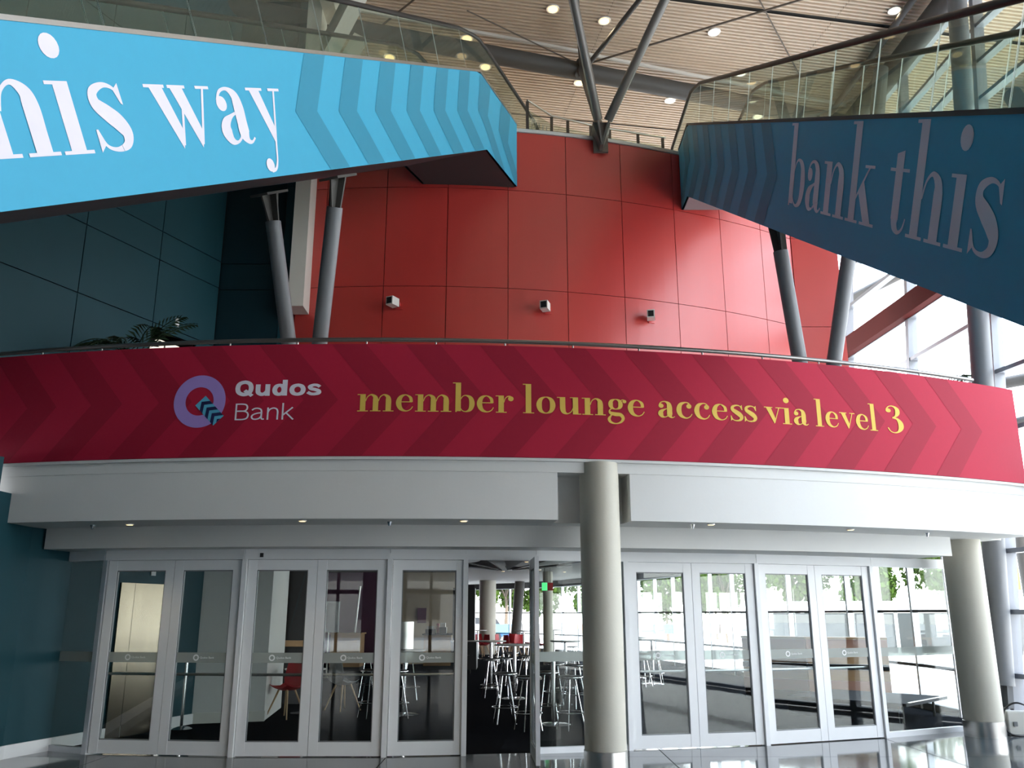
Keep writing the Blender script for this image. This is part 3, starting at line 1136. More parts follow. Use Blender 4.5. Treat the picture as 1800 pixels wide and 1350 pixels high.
zm = 4.075
k = -8
for k in range(-8, 11):
    ap = -0.85 + 2.62 * k
    wdt = 1.22
    b = MB()
    for (zA, zB) in ((zm, 4.755), (zm, 3.412)):
        n = 8
        for i in range(n):
            f0, f1 = i / n, (i + 1) / n
            za, zb = zm + (zB - zm) * f0, zm + (zB - zm) * f1
            s0, s1 = 1.72 * f0, 1.72 * f1
            for h in range(3):
                e0, e1 = wdt * h / 3, wdt * (h + 1) / 3
                cl = lambda t: max(-20.95, min(27.68, t))
                b.quad(bpt(cl(ap - e0 - s0), za, 0.002), bpt(cl(ap - e1 - s0), za, 0.002), bpt(cl(ap - e1 - s1), zb, 0.002), bpt(cl(ap - e0 - s1), zb, 0.002))
    b.build('chevron', 'crimsondark', bn)
for wrd, a0, a1 in (('member', -0.17, 5.29), ('lounge', 5.62, 10.08), ('access', 10.50, 14.40), ('via', 14.72, 16.58), ('level', 16.88, 19.76), ('3', 20.12, 21.03)):
    letters(wrd, G, lambda x, y, o: bpt(a0 + (a1 - a0) * x, 3.935 + y * 0.207, o), 'yellow', bn)
# logo
b = MB()
n = 64
lc, lz = -5.80, 4.078
dg1 = 180 / PI / RF
vsl = []
for k in range(n):
    an = 2 * PI * k / n
    for r in (0.172, 0.245, 0.318):
        vsl.append(bpt(lc + r * math.cos(an) * dg1, lz + r * math.sin(an), 0.006))
fs = []
for k in range(n):
    for h in range(2):
        fs.append((3 * k + h, 3 * k + h + 1, (3 * k + h + 4) % (3 * n), (3 * k + h + 3) % (3 * n)))
b.add(vsl, fs)
b.build('logo_ring', 'lilac', bn, recalc=False)


def lpt(x, y, o):
    return bpt(lc + x * dg1, lz + y, o)


# tail bar: local s along the down-right diagonal, t across; chevrons point up-left
ux, uy = 0.70, -0.714
tx, ty = 0.714, 0.70
S0 = (0.012, 0.008)


def tp(s, t, o):
    return lpt(S0[0] + ux * s + tx * t, S0[1] + uy * s + ty * t, o)


b = MB()
HWd, LEN = 0.082, 0.345
b.quad(tp(0, -HWd, 0.008), tp(LEN, -HWd, 0.008), tp(LEN, HWd, 0.008), tp(0, HWd, 0.008))
lt_ = b.build('logo_tail', 'sky', bn, recalc=False)
b = MB()
per = 0.0985
for k in range(4):
    s0 = 0.022 + k * per
    for sg in (-1, 1):
        pts = [(s0, 0), (s0 + per * 0.52, 0), (s0 + per * 0.52 + HWd * 0.8, HWd * sg), (s0 + HWd * 0.8, HWd * sg)]
        if k == 3:
            pts = [(s0, 0), (LEN, 0), (LEN, HWd * sg * min(1, (LEN - s0) / (HWd * 0.8)))]
        pts = [(min(s, LEN), t) for s, t in pts]
        b.add([tp(s, t, 0.010) for s, t in pts], [tuple(range(len(pts)))])
b.build('logo_tail_chevron', 'navy', lt_, recalc=False)


# "Qudos" in heavy round sans strokes, "Bank" in light strokes
def heavy():
    W = .30
    g = {
        'Q': (stroke([(.62, 1.36 - .15, W), (.30, 1.06, W), (.20, .68, W), (.30, .30, W), (.62, .14, W), (.94, .30, W), (1.04, .68, W), (.94, 1.06, W)], True) + [[(.56, .40), (.74, .58), (1.22, .10), (1.04, -.08)]], 1.30),
        'u': (stroke([(.17, 1.0, W), (.17, .5, W), (.22, .26, W), (.42, .13, W * .95), (.62, .22, W * .9), (.72, .40, W * .8)]) + rect(.62, 0, .92, 1.0), 1.04),
        'd': (stroke([(.48, .90, W * .9), (.26, .80, W), (.17, .5, W), (.26, .20, W), (.48, .12, W * .9), (.68, .25, W), (.74, .5, W), (.68, .76, W)], True) + rect(.64, 0, .95, 1.36), 1.06),
        'o': (stroke([(.52, .89, W * .9), (.26, .78, W), (.17, .5, W), (.26, .22, W), (.52, .11, W * .9), (.78, .22, W), (.87, .5, W), (.78, .78, W)], True), 1.08),
        's': (stroke([(.80, .74, W * .8), (.64, .87, W * .8), (.42, .89, W * .8), (.20, .76, W * .9), (.28, .58, W * .9), (.52, .50, W * .9), (.74, .38, W * .9), (.74, .2, W * .9), (.48, .11, W * .8), (.26, .14, W * .8), (.06, .28, W * .8)]), .90)}
    return g


def light():
    W = .105
    g = {
        'B': (rect(.05, 0, .05 + W, 1.36) + stroke([(.08, 1.31, W), (.48, 1.31, W), (.72, 1.24, W), (.80, 1.02, W), (.72, .80, W), (.50, .73, W), (.08, .73, W)]) + stroke([(.08, .73, W), (.54, .73, W), (.80, .62, W), (.87, .38, W), (.78, .14, W), (.54, .05, W), (.08, .05, W)]), 1.02),
        'a': (stroke([(.08, .80, W), (.22, .92, W), (.42, .95, W), (.62, .86, W), (.68, .66, W), (.68, .20, W), (.74, .06, W), (.86, .06, W)]) + stroke([(.68, .58, W), (.40, .53, W), (.16, .42, W), (.08, .25, W), (.16, .09, W), (.34, .05, W), (.55, .12, W), (.68, .3, W)]), .96),
        'n': (rect(.06, 0, .06 + W, 1.0) + stroke([(.12, .62, W), (.22, .84, W), (.44, .95, W), (.64, .88, W), (.72, .66, W), (.72, .3, W), (.72, 0, W)]), .92),
        'k': (rect(.06, 0, .06 + W, 1.36) + stroke([(.12, .36, W), (.72, 1.0, W)], False, False) + stroke([(.32, .56, W), (.78, 0, W)], False, False), .84)}
    return g


for fnc, wrd, a0, a1, zz, xh, m_ in ((heavy, 'Qudos', -4.56, -1.46, 4.130, 0.140, 'palelilac'), (light, 'Bank', -4.50, -2.36, 3.842, 0.146, 'palelilac')):
    letters(wrd, fnc(), lambda x, y, o: bpt(a0 + (a1 - a0) * x, zz + y * xh, o), m_, bn, 0.0)

# handrail above banner
hr = thing('balcony_handrail', pol(CF, 19.1, 4, 4.76), 'slim dark metal handrail along the top of the crimson banner', 'handrail')
b = MB()
b.tube([pol(CF, 19.1, -21 + 46.6 * i / 90, 4.845) for i in range(91)], 0.026, 10)
b.build('rail', 'darkrail', hr, True)
for i in range(19):
    a_ = -20 + 2.5 * i
    b = MB()
    p = pol(CF, 19.1, a_, 4.70)
    b.tube([p, (p[0], p[1], 4.835)], 0.011, 6)
    b.build('bracket', 'satin', hr)

# ------------------------------------------------------------------ escalators
def escalator(name, T, az, el, side, label, txt_u, wall_len, foot):
    """T: top bend of the printed side; az: plan direction going up; side=+1 if the body lies to the left of the printed face"""
    az, el = R(az), R(el)
    h = Vector((math.sin(az), math.cos(az), 0))
    rt = Vector((math.cos(az), -math.sin(az), 0))
    inw = -rt if side > 0 else rt
    out_ = -inw
    up = h * math.cos(el) + Vector((0, 0, math.sin(el)))
    vv = Vector((0, 0, math.cos(el))) - h * math.sin(el)
    T = Vector(T)
    W, D = 1.58, 1.28
    root = thing(name, foot, label, 'escalator')

    def F(u, v, o=0.0):
        return T - up * u + vv * v + out_ * o

    def Hh(s, v, o=0.0):
        return T + h * s + Vector((0, 0, v)) + out_ * o
    Umax = (T.z - 0.1) / math.sin(el)
    mit = D * math.tan(el / 2)
    sections = []
    for o in (0.0, -W):
        prof = [F(Umax, 0, o), F(0.12, 0, o), Hh(-0.0 + 0.05, -0.012, o), Hh(wall_len, 0, o), Hh(wall_len, -D, o), Hh(mit, -D, o), F(Umax - 2.0, -D, o)]
        sections.append(prof)
    n = len(sections[0])
    for s_i, nm in ((0, 'printed_side'), (1, 'far_side')):
        pr = sections[s_i]
        th = -0.04 * (1 if s_i == 0 else -1)
        b = MB()
        q = [p + out_ * th for p in pr]
        b.add(pr + q, [tuple(range(n)), tuple(range(n, 2 * n))] + [(i, n + i, n + (i + 1) % n, (i + 1) % n) for i in range(n)])
        b.build(nm, 'blue', root)
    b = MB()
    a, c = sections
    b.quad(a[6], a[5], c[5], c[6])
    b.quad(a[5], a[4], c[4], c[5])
    b.build('soffit', 'darkcharcoal' if side > 0 else 'greyplastic', root)  # one darker, one paler: their different light is put into the colour
    # steps
    i = 0
    b = MB()
    st_t = 0.4
    nst = int(Umax * math.cos(el) / st_t)
    for i in range(nst):
        s0 = i * st_t
        zt_ = T.z - 0.12 - s0 * math.tan(el)
        p0 = T - h * s0
        p1 = T - h * (s0 + st_t)
        vs_ = []
        for p in (p0, p1):
            for o in (-0.30, -W + 0.30):
                vs_.append(Vector((p.x, p.y, zt_ - st_t * math.tan(el))) + out_ * o)
        rs_ = []
        for zz in (zt_, zt_ - st_t * math.tan(el)):
            for o in (-0.30, -W + 0.30):
                rs_.append(Vector((p0.x, p0.y, zz)) + out_ * o)
        b.add(vs_, [(0, 1, 3, 2)])
        b.add(rs_, [(0, 1, 3, 2)])
    o_ = b.build('step_band', 'satin', root)
    # top trim strips on both sides, deck between fascia and balustrade
    for o in (0.005, -W - 0.005):
        for k_ in (1,):
            b = MB()
            sgn = -1 if o > -1 else 1
            b.bar(F(Umax, 0.02, o + sgn * 0.03), F(0.0, 0.02, o + sgn * 0.03), 0.07, 0.04, vv)
            b.bar(Hh(0, 0.02, o + sgn * 0.03), Hh(wall_len, 0.02, o + sgn * 0.03), 0.07, 0.04)
            b.bar(F(Umax, -0.01, o + sgn * 0.17), F(0.0, -0.01, o + sgn * 0.17), 0.24, 0.04, vv)
            b.bar(Hh(0, -0.01, o + sgn * 0.17), Hh(wall_len, -0.01, o + sgn * 0.17), 0.24, 0.04)
            b.build('deck_trim', 'satin' if side > 0 else 'darksteel', root)
    # chevrons on printed side
    P_, Wd = 0.947, 0.455
    for k_ in range(8 if side > 0 else 7):
        u0 = 6.12 - k_ * P_
        b = MB()

        fl = 0.46
        vlo = -1.275
        nseg, nx_ = 8, 5
        ub1 = (D * math.sin(el) - mit * math.cos(el)) / D

        def pt(u, v):
            ub = -v * ub1
            if u >= ub:
                return F(u, v, 0.004)
            return Hh(min(mit * (-v / D) + ub - u, wall_len), v, 0.004)
        for (va_, vb_) in ((-0.63, -0.005), (-0.63, vlo)):
            for i_ in range(nseg):
                f0, f1 = i_ / nseg, (i_ + 1) / nseg
                y0, y1 = va_ + (vb_ - va_) * f0, va_ + (vb_ - va_) * f1
                for j_ in range(nx_):
                    e0, e1 = Wd * j_ / nx_, Wd * (j_ + 1) / nx_
                    b.add([pt(u0 - fl * f0 - e0, y0), pt(u0 - fl * f0 - e1, y0), pt(u0 - fl * f1 - e1, y1), pt(u0 - fl * f1 - e0, y1)], [(0, 1, 2, 3)])
        b.build('chevron', 'bluedark', root, recalc=False)
    # lettering
    for wrd, ua, ub in txt_u:
        letters(wrd, G, lambda x, y, o: F(ua + (ub - ua) * x, -0.935 + y * 0.535, o), 'palelilac', root)
    # balustrades
    for o, nm in ((-0.19, 'near'), (-W + 0.19, 'far')):
        u = 0.1
        pan = []
        while u < Umax - 2.0:
            pan.append((u, min(u + 1.19, Umax - 1.6)))
            u += 1.19
        for (ua, ub) in pan:
            b = MB()
            t = 0.003
            c8 = [F(ua + 0.008, 0.0, o - t), F(ub - 0.008, 0.0, o - t), F(ub - 0.008, 0.0, o + t), F(ua + 0.008, 0.0, o + t), F(ua + 0.008, 0.72, o - t), F(ub - 0.008, 0.72, o - t), F(ub - 0.008, 0.72, o + t), F(ua + 0.008, 0.72, o + t)]
            b.add(c8, [(3, 2, 1, 0), (4, 5, 6, 7), (0, 1, 5, 4), (2, 3, 7, 6)], 0)
            b.add(c8, [(1, 2, 6, 5), (3, 0, 4, 7)], 1)
            b.build('glass_panel', ['balglass', 'glassedge'], root, recalc=False)
        # flat landing glass
        b = MB()
        t = 0.006
        e_ = wall_len + 1.9
        pa = [Hh(-0.06, 0, o), Hh(e_ - 0.25, 0, o), Hh(e_, 0.3, o), Hh(e_ - 0.05, 0.75, o), Hh(e_ - 0.35, 0.95, o), Hh(0.42, 0.95, o), F(0.1, 0.72, o)]
        m_ = len(pa)
        b.add([p + out_ * t for p in pa] + [p - out_ * t for p in pa], [tuple(range(m_)), tuple(reversed(range(m_, 2 * m_)))])
        b.build('glass_panel', 'balglass', root, recalc=False)
        rail = [F(Umax - 1.7, 0.75, o), F(6, 0.75, o), F(1.0, 0.75, o), F(0.1, 0.75, o), Hh(0.12, 0.86, o), Hh(0.36, 0.95, o), Hh(0.7, 0.975, o), Hh(e_ - 0.35, 0.975, o), Hh(e_ - 0.08, 0.88, o), Hh(e_ + 0.02, 0.66, o), Hh(e_ + 0.02, 0.36, o), Hh(e_ - 0.06, 0.1, o)]
        b = MB()
        b.tube(rail, 0.034, 10)
        b.build('handrail', 'rubber', root, True)
    return F, Hh, root


Lu = 6.37
F1, H1, esc1 = escalator('escalator', (-0.55, 12.94, 10.55), 21.2, 30.6, 1, 'bright blue escalator with white lettering rising from the left to the red wall',
                         [('bank', 13.9, 11.3), ('this', 10.55, 8.68), ('way', 8.40, 6.36)], 1.77, (-6.9, -3.4, 0))
F2, H2, esc2 = escalator('escalator', (3.29, 14.56, 10.52), 0.5, 31.0, -1, 'shaded blue escalator with grey lettering rising on the right to the red wall',
                         [('bank', 6.57, 9.20), ('this', 9.44, 11.27), ('way', 11.55, 13.6)], 0.93, (3.3, -3.1, 0))


# ------------------------------------------------------------------ V props under the escalators
def vprop(base, tops, slope, label, m_='steel'):
    r_ = thing('escalator_prop', base, label, 'strut', 'steel V props under the escalators')
    bs = Vector(base)
    sl = Vector(slope).normalized()
    for tpt in tops:
        tpt = Vector(tpt)
        d = (tpt - bs).normalized()
        b = MB()
        b.tube([bs + d * 0.25, tpt - d * 0.36], 0.098, 20)
        b.build('tube', m_, r_, True)
        side = Vector((sl.x, sl.y, 0)).normalized()
        cross = Vector((-side.y, side.x, 0))
        b = MB()
        for w0, dr_, k in ((sl, cross, 0.19), (cross, side, 0.11)):
            p = tpt - d * 0.40
            a = [p - w0 * 0.085, p + w0 * 0.085, tpt + w0 * k, tpt - w0 * k]
            b.add([x + dr_ * 0.012 for x in a] + [x - dr_ * 0.012 for x in a], [(0, 1, 2, 3), (7, 6, 5, 4), (0, 4, 5, 1), (1, 5, 6, 2), (2, 6, 7, 3), (3, 7, 4, 0)])
        gs_ = b.build('gusset', 'darksteel', r_)
        b = MB()
        b.bar(tpt - sl * 0.24, tpt + sl * 0.24, 0.26, 0.03, cross.cross(sl))
        b.build('cap_plate', 'darksteel', gs_)
    b = MB()
    b.lathe([(0.2, 0), (0.2, 0.04), (0.1, 0.1), (0.1, 0.3)], base, 16)
    b.build('foot', m_, r_)
    return r_


vprop((-2.71, 11.33, 3.46), ((-2.12, 9.62, 6.80), (-3.12, 10.20, 6.88)), (0.311, 0.803, 0.509), 'grey steel V prop under the bright blue escalator')
vprop((4.05, 11.40, 3.46), ((3.56, 10.80, 6.72), (4.66, 10.95, 6.78)), (0.01, 0.857, 0.515), 'dark grey steel V prop under the shaded blue escalator')

# ------------------------------------------------------------------ roof V prop on top of red wall
rv = thing('roof_prop', (1.68, 14.72, 10.5), 'steel V prop rising from a bracket on top of the red wall to the roof', 'strut')
bs = Vector((1.69, 14.72, 10.42))
for tpt, r, nm in (((0.90, 12.9, 12.95), 0.085, 'tube'), ((3.10, 12.9, 12.95), 0.085, 'tube')):
    tpt = Vector(tpt)
    d = (tpt - bs).normalized()
    b = MB()
    b.tube([bs + d * 0.28, bs + (tpt - bs) * 1.0], r, 16)
    b.build('tube', 'roofsteel', rv, True)
    b = MB()
    b.bar(bs - Vector((0, 0.0, 0.2)), bs + d * 0.4, 0.03, 0.10, (0, 1, 0))
    b.build('gusset', 'roofsteel', rv)
for p, q in (((1.50, 16.35, 12.95), (1.12, 13.4, 13.3)), ((1.55, 16.35, 12.95), (2.75, 14.0, 13.32)), ((1.48, 16.3, 12.95), (1.72, 14.85, 10.5))):
    b = MB()
    b.tube([p, q], 0.05 if p[2] < q[2] else 0.075, 12)
    b.build('brace', 'darksteel', rv, True)
b = MB()
b.box((1.55, 14.86, 10.14), (1.83, 14.92, 10.50))
b.hexa([(1.66, 14.70, 10.2), (1.72, 14.70, 10.2), (1.72, 14.9, 10.16), (1.66, 14.9, 10.16), (1.52, 14.62, 10.62), (1.86, 14.62, 10.62), (1.86, 14.9, 10.55), (1.52, 14.9, 10.55)])
b.build('bracket', 'roofsteel', rv)

# upper floor rail between the escalators
ur = thing('upper_rail', (1.5, 15.8, 10.45), 'low stainless rail with posts on the upper floor above the red wall', 'railing')
rp_ = [(0.30, 15.10, 11.4), (0.81, 15.66, 11.4), (1.89, 16.10, 11.4), (3.25, 16.49, 11.4)]
b = MB()
b.tube(rp_, 0.025, 10)
b.build('rail', 'satin', ur, True)
for t in (0.0, 0.98, 1.3, 1.75, 2.1, 2.55, 2.95):
    i = min(int(t), 2)
    f = t - i
    x, y = along(rp_[i], rp_[i + 1], f)
    b = MB()
    b.box((x - 0.03, y - 0.012, 10.42), (x + 0.03, y + 0.012, 11.37))
    b.build('post', 'darksteel', ur)
for i in range(3):
    b = MB()
    b.seg(along(rp_[i], rp_[i + 1], 0.03), along(rp_[i], rp_[i + 1], 0.97), 10.5, 11.2, 0.012)
    b.build('glass_panel', 'balglass', ur)
for k in range(7):
    x, y = along((0.32, 15.2), (0.78, 15.7), k / 6)
    b = MB()
    b.box((x - 0.008, y + 0.2, 10.42), (x + 0.008, y + 0.225, 11.25))
    b.build('baluster', 'satin', ur)

# ------------------------------------------------------------------ security cameras on red wall
for a_, lab in ((-0.36, 'small white camera on the red wall, furthest left of three'), (10.39, 'small white camera on the red wall, middle of three'), (18.45, 'small white camera on the red wall, furthest right of three')):
    c3 = pol(CW, RW + 0.01, a_, 6.90)
    cm = thing('security_camera', c3, lab, 'camera', 'cameras on the red wall')
    rz = R(a_ - 28)
    b = MB()
    b.box((c3[0] - 0.07, c3[1] - 0.30, 6.84), (c3[0] + 0.07, c3[1] - 0.10, 6.99), rz, c3[:2])
    hs = b.build('housing', 'offwhite', cm)
    b = MB()
    b.box((c3[0] - 0.05, c3[1] - 0.308, 6.86), (c3[0] + 0.05, c3[1] - 0.298, 6.97), rz, c3[:2])
    b.build('front_glass', 'black', hs)
    b = MB()
    b.box((c3[0] - 0.03, c3[1] - 0.12, 6.87), (c3[0] + 0.03, c3[1] + 0.02, 6.94), R(a_), c3[:2])
    b.box((c3[0] - 0.06, c3[1] - 0.02, 6.83), (c3[0] + 0.06, c3[1] + 0.02, 6.96), R(a_), c3[:2])
    b.build('bracket', 'red', cm)


# ------------------------------------------------------------------ downlights
def downlight(p, r, label, grp, cool=False, spot=0.0):
    d_ = thing('downlight', p, label, 'light', grp)
    b = MB()
    vsl, n = [], 20
    b.lathe([(r, 0.0), (r * 1.18, -0.012), (r * 1.22, -0.004), (r * 1.22, 0.01)], p, n)
    rm_ = b.build('rim', 'frame', d_, True)
    b = MB()
    b.lathe([(r * 0.9, -0.016), (r * 0.9, -0.010)], p, n)
    b.build('lens', 'lampcool' if cool else 'lamp', rm_)
    if spot:
        l = bpy.data.lights.new('downlight_glow', 'SPOT')
        l.energy = spot
        l.spot_size = R(110)
        l.spot_blend = 0.8
        l.shadow_soft_size = 0.08
        l.color = (1.0, 0.78, 0.5)
        lo = bpy.data.objects.new('downlight_glow', l)
        COL.objects.link(lo)
        lo.parent = d_
        lo.location = (0, 0, -0.05)


soff = [(-4.61, 10.58, 'outermost left'), (-2.43, 10.16, 'second from the left'), (-0.56, 10.16, 'left of the round column'), (2.40, 10.58, 'right of the round column'), (4.33, 11.24, 'outermost right')]
for x, y, t in soff:
    downlight((x, y, 2.70), 0.04, 'tiny warm downlight in the white soffit, ' + t, 'soffit downlights', False, 14)
for x, y, t in ((-5.12, 10.72, 'above the lift doors'), (-1.44, 10.32, 'above the single closed door'), (2.19, 10.65, 'just right of the round column'), (5.57, 11.81, 'above the fixed panes')):
    b = MB()
    b.lathe([(0.012, -0.05), (0.02, -0.03), (0.03, 0.0)], (x, y, 2.70), 10)
    tag(b.build('sprinkler', 'chrome'), 'small sprinkler head in the white soffit, ' + t, 'sprinkler', 'soffit sprinklers')
cl = [(0.82, 14.97, 'left of the roof V prop at the picture top'), (1.89, 15.33, 'inside the roof V prop'), (4.22, 15.69, 'alone right of the roof V prop'), (5.14, 17.11, 'over the handrail of the shaded escalator'), (3.74, 18.19, 'behind the long pipe, above the shaded escalator end'), (6.0, 18.87, 'seen through the glass of the shaded escalator'), (1.54, 17.48, 'just behind the V prop leg'), (-0.59, 16.88, 'beyond the bend of the bright escalator handrail'), (-2.67, 16.54, 'low behind the glass of the bright escalator'), (7.70, 15.02, 'cool white one beside the eave tube'), (-9.17, 15.26, 'at far left behind the bright escalator'), (-2.3, 15.9, 'amber one behind the bright escalator glass'), (-0.95, 15.9, 'amber one near the end of the bright escalator'), (6.6, 16.2, 'reflected side near the eave'), (7.2, 17.6, 'deep in the corner by the glazing')]
for i, (x, y, t) in enumerate(cl[:13]):
    downlight((x, y, ZC - 0.01), 0.11, 'round ceiling downlight, ' + t, 'ceiling downlights', i in (2, 3, 4, 5, 9, 10), 60)

# ------------------------------------------------------------------ bar stools and tables in the lounge
def make_stool():
    r_ = thing('bar_stool', (0, 0, 0), 'x', 'stool', 'round bar stools in the lounge')
    b = MB()
    b.lathe([(0.155, 0.715), (0.185, 0.722), (0.188, 0.745), (0.17, 0.757), (0.05, 0.762)], (0, 0, 0), 24)
    st_ = b.build('seat', 'black', r_, True)
    b = MB()
    b.lathe([(0.189, 0.722), (0.192, 0.73), (0.192, 0.742), (0.188, 0.747)], (0, 0, 0), 24)
    b.build('seat_rim', 'chrome', st_, True)
    for k in range(4):
        a_ = PI / 4 + k * PI / 2
        b = MB()
        b.tube([(0.07 * math.cos(a_), 0.07 * math.sin(a_), 0.72), (0.21 * math.cos(a_), 0.21 * math.sin(a_), 0.0)], 0.011, 8)
        b.build('leg', 'chrome', r_, True)
    b = MB()
    n = 28
    pts = [(0.205 * math.cos(2 * PI * k / n), 0.205 * math.sin(2 * PI * k / n), 0.24) for k in range(n + 1)]
    b.tube(pts, 0.009, 6, False)
    b.build('foot_ring', 'chrome', r_, True)
    return r_


stool_pos = [(-0.11, 14.45, 'front stool standing in the open doorway'), (0.24, 13.63, 'stool half hidden by the edge of the open door'), (-0.44, 18.84, 'stool at left of the doorway view, behind the front one'), (-0.12, 19.35, 'stool under the first high table in the doorway view'), (-0.03, 21.91, 'stool deeper in the doorway view, behind two others'), (0.31, 20.33, 'stool beside the open door edge, deeper in'), (0.87, 13.69, 'front stool behind the fixed pane left of the column'), (0.57, 14.74, 'stool between the open door and a high table pole'), (1.15, 16.73, 'stool mostly hidden by the round column'), (0.8, 17.24, 'stool behind the high table pole in the fixed pane'), (-2.33, 15.21, 'front stool behind the second left door leaf'), (-3.0, 18.96, 'further stool behind the second left door leaf'), (-2.05, 18.35, 'further stool behind the single closed door'), (-1.90, 15.1, 'front stool hidden partly by the post of the single door'), (3.55, 22.6, 'stool behind the first door right of the column'), (-0.35, 27.5, 'far stool near the dark cabinet'), (0.55, 28.4, 'far stool by the red chairs'), (1.75, 26.0, 'far stool behind the fixed pane'), (-0.6, 31.0, 'farthest stool near the round pillar'), (3.1, 21.6, 'stool next to a high table right of the column')]
s0 = make_stool()
for i, (x, y, t) in enumerate(stool_pos):
    lab = 'black seated chrome bar stool, ' + t
    if i == 0:
        s0.location = (x, y, 0.003)
        s0.rotation_euler = (0, 0, 0.2)
        s0['label'] = lab
    else:
        copy_tree(s0, (x, y, 0.003), random.uniform(0, 1.5), lab)


def make_table():
    r_ = thing('high_table', (0, 0, 0), 'x', 'table', 'high round bar tables in the lounge')
    b = MB()
    b.lathe([(0.30, 1.02), (0.345, 1.03), (0.35, 1.05), (0.345, 1.055)], (0, 0, 0), 32)
    b.build('top', 'tabletop', r_, True)
    b = MB()
    b.tube([(0, 0, 0.03), (0, 0, 1.03)], 0.036, 14)
    b.build('pole', 'chrome', r_, True)
    b = MB()
    b.lathe([(0.26, 0.0), (0.26, 0.012), (0.2, 0.028), (0.05, 0.04)], (0, 0, 0), 32)
    b.build('base', 'chrome', r_, True)
    return r_


tab_pos = [(-0.48, 20.93, 'left in the doorway view'), (0.05, 18.47, 'beside the open door edge'), (0.64, 14.22, 'nearest, left of the round column'), (1.23, 20.93, 'partly hidden by the round column'), (-1.3, 34.5, 'far left by the red chairs'), (0.44, 33.6, 'far in the middle by the red chairs'), (-1.83, 15.6, 'behind the single closed door'), (3.42, 22.2, 'behind the first door right of the column'), (1.64, 35.5, 'farthest, behind the fixed pane'), (3.3, 24.2, 'deeper, behind the first door right of column')]
t0 = make_table()
for i, (x, y, t) in enumerate(tab_pos):
    lab = 'high round bar table on a chrome pole, ' + t
    if i == 0:
        t0.location = (x, y, 0.003)
        t0['label'] = lab
    else:
        copy_tree(t0, (x, y, 0.003), 0, lab)


# shell chairs with wooden legs
def shell_chair(loc, rz, m_, label):
    r_ = thing('shell_chair', (0, 0, 0), label, 'chair')
    b = MB()
    prof = [(-0.20, 0.47), (-0.10, 0.44), (0.08, 0.43), (0.17, 0.47), (0.21, 0.60), (0.235, 0.84)]
    wid = [0.20, 0.23, 0.23, 0.22, 0.22, 0.17]
    vsl = []
    nx = 6
    for (y, z), w_ in zip(prof, wid):
        for k in range(nx + 1):
            t = -1 + 2 * k / nx
            vsl.append((w_ * t, y - 0.05 * t * t * (1 if z > 0.5 else 0), z + 0.06 * t * t * (1 if z < 0.55 else 0.2)))
    m2 = len(vsl)
    vsl += [(x, y + 0.008, z - 0.012) for x, y, z in vsl]
    fs = []
    R_ = nx + 1
    for i in range(len(prof) - 1):
        for k in range(nx):
            q = (i * R_ + k, i * R_ + k + 1, (i + 1) * R_ + k + 1, (i + 1) * R_ + k)
            fs.append(q)
            fs.append(tuple(m2 + j for j in reversed(q)))
    edge = [k for k in range(R_)] + [i * R_ + nx for i in range(1, len(prof))] + [(len(prof) - 1) * R_ + k for k in range(nx - 1, -1, -1)] + [i * R_ for i in range(len(prof) - 2, 0, -1)]
    for i in range(len(edge)):
        a_, c_ = edge[i], edge[(i + 1) % len(edge)]
        fs.append((a_, m2 + a_, m2 + c_, c_))
    b.add(vsl, fs)
    b.build('shell', m_, r_, True)
    for sx in (-1, 1):
        for sy in (-1, 1):
            b = MB()
            b.tube([(0.09 * sx, 0.09 * sy, 0.44), (0.23 * sx, 0.22 * sy, 0.0)], [0.018, 0.011], 10)
            b.build('leg', 'oak', r_, True)
    r_.location = (*loc, 0.003)
    r_.rotation_euler = (0, 0, rz)
    return r_


shell_chair((-3.72, 15.2), -0.5, 'redplastic', 'red shell chair with splayed wooden legs behind the second left doors')
shell_chair((-3.0, 16.35), 2.4, 'greyplastic', 'grey shell chair with splayed wooden legs behind the second left doors')
ct = thing('cafe_table', (-3.58, 15.85, 0.003), 'small white topped cafe table between the red and grey chairs', 'table')
b = MB()
b.lathe([(0.34, 0.71), (0.35, 0.72), (0.35, 0.735)], (-3.58, 15.85, 0.003), 28)
b.build('top', 'paper', ct, True)
b = MB()
b.tube([(-3.58, 15.85, 0.03), (-3.58, 15.85, 0.715)], 0.03, 12)
b.build('pole', 'chrome', ct, True)
b = MB()
b.lathe([(0.22, 0.0), (0.22, 0.012), (0.04, 0.035)], (-3.58, 15.85, 0.003), 24)
b.build('base', 'chrome', ct, True)

# far red chairs
rc = shell_chair((0, 0), 0, 'redplastic', 'x')
rc.name = 'red_chair'
rc['group'] = 'red chairs by the far windows'
LOC['red_chair'] = Vector((0, 0, 0))

rpos = [(-1.75, 36.0), (-1.15, 36.3), (-0.45, 37.0), (-0.1, 36.2), (0.35, 36.6), (0.85, 36.9), (1.2, 36.2), (-1.4, 37.4), (0.1, 38.0), (0.7, 38.2)]
rlab = ['leftmost, beside the dark cabinet', 'second from the left', 'right of the round pillar', 'fourth from the left, facing sideways', 'in the middle of the row', 'behind the far middle table', 'nearest the open door edge', 'in the second row at the left', 'in the second row at the middle', 'in the second row at the right']
for i, (x, y) in enumerate(rpos):
    lab = 'red chair by the far windows, ' + rlab[i]
    if i == 0:
        rc.location = (x, y, 0.003)
        rc['label'] = lab
        rc.rotation_euler = (0, 0, 0.6)
    else:
        copy_tree(rc, (x, y, 0.003), [0.6, -0.9, 1.2, 2.2, 0.3, -0.4, 1.9, 0.2, 2.8, -1.4][i], lab)

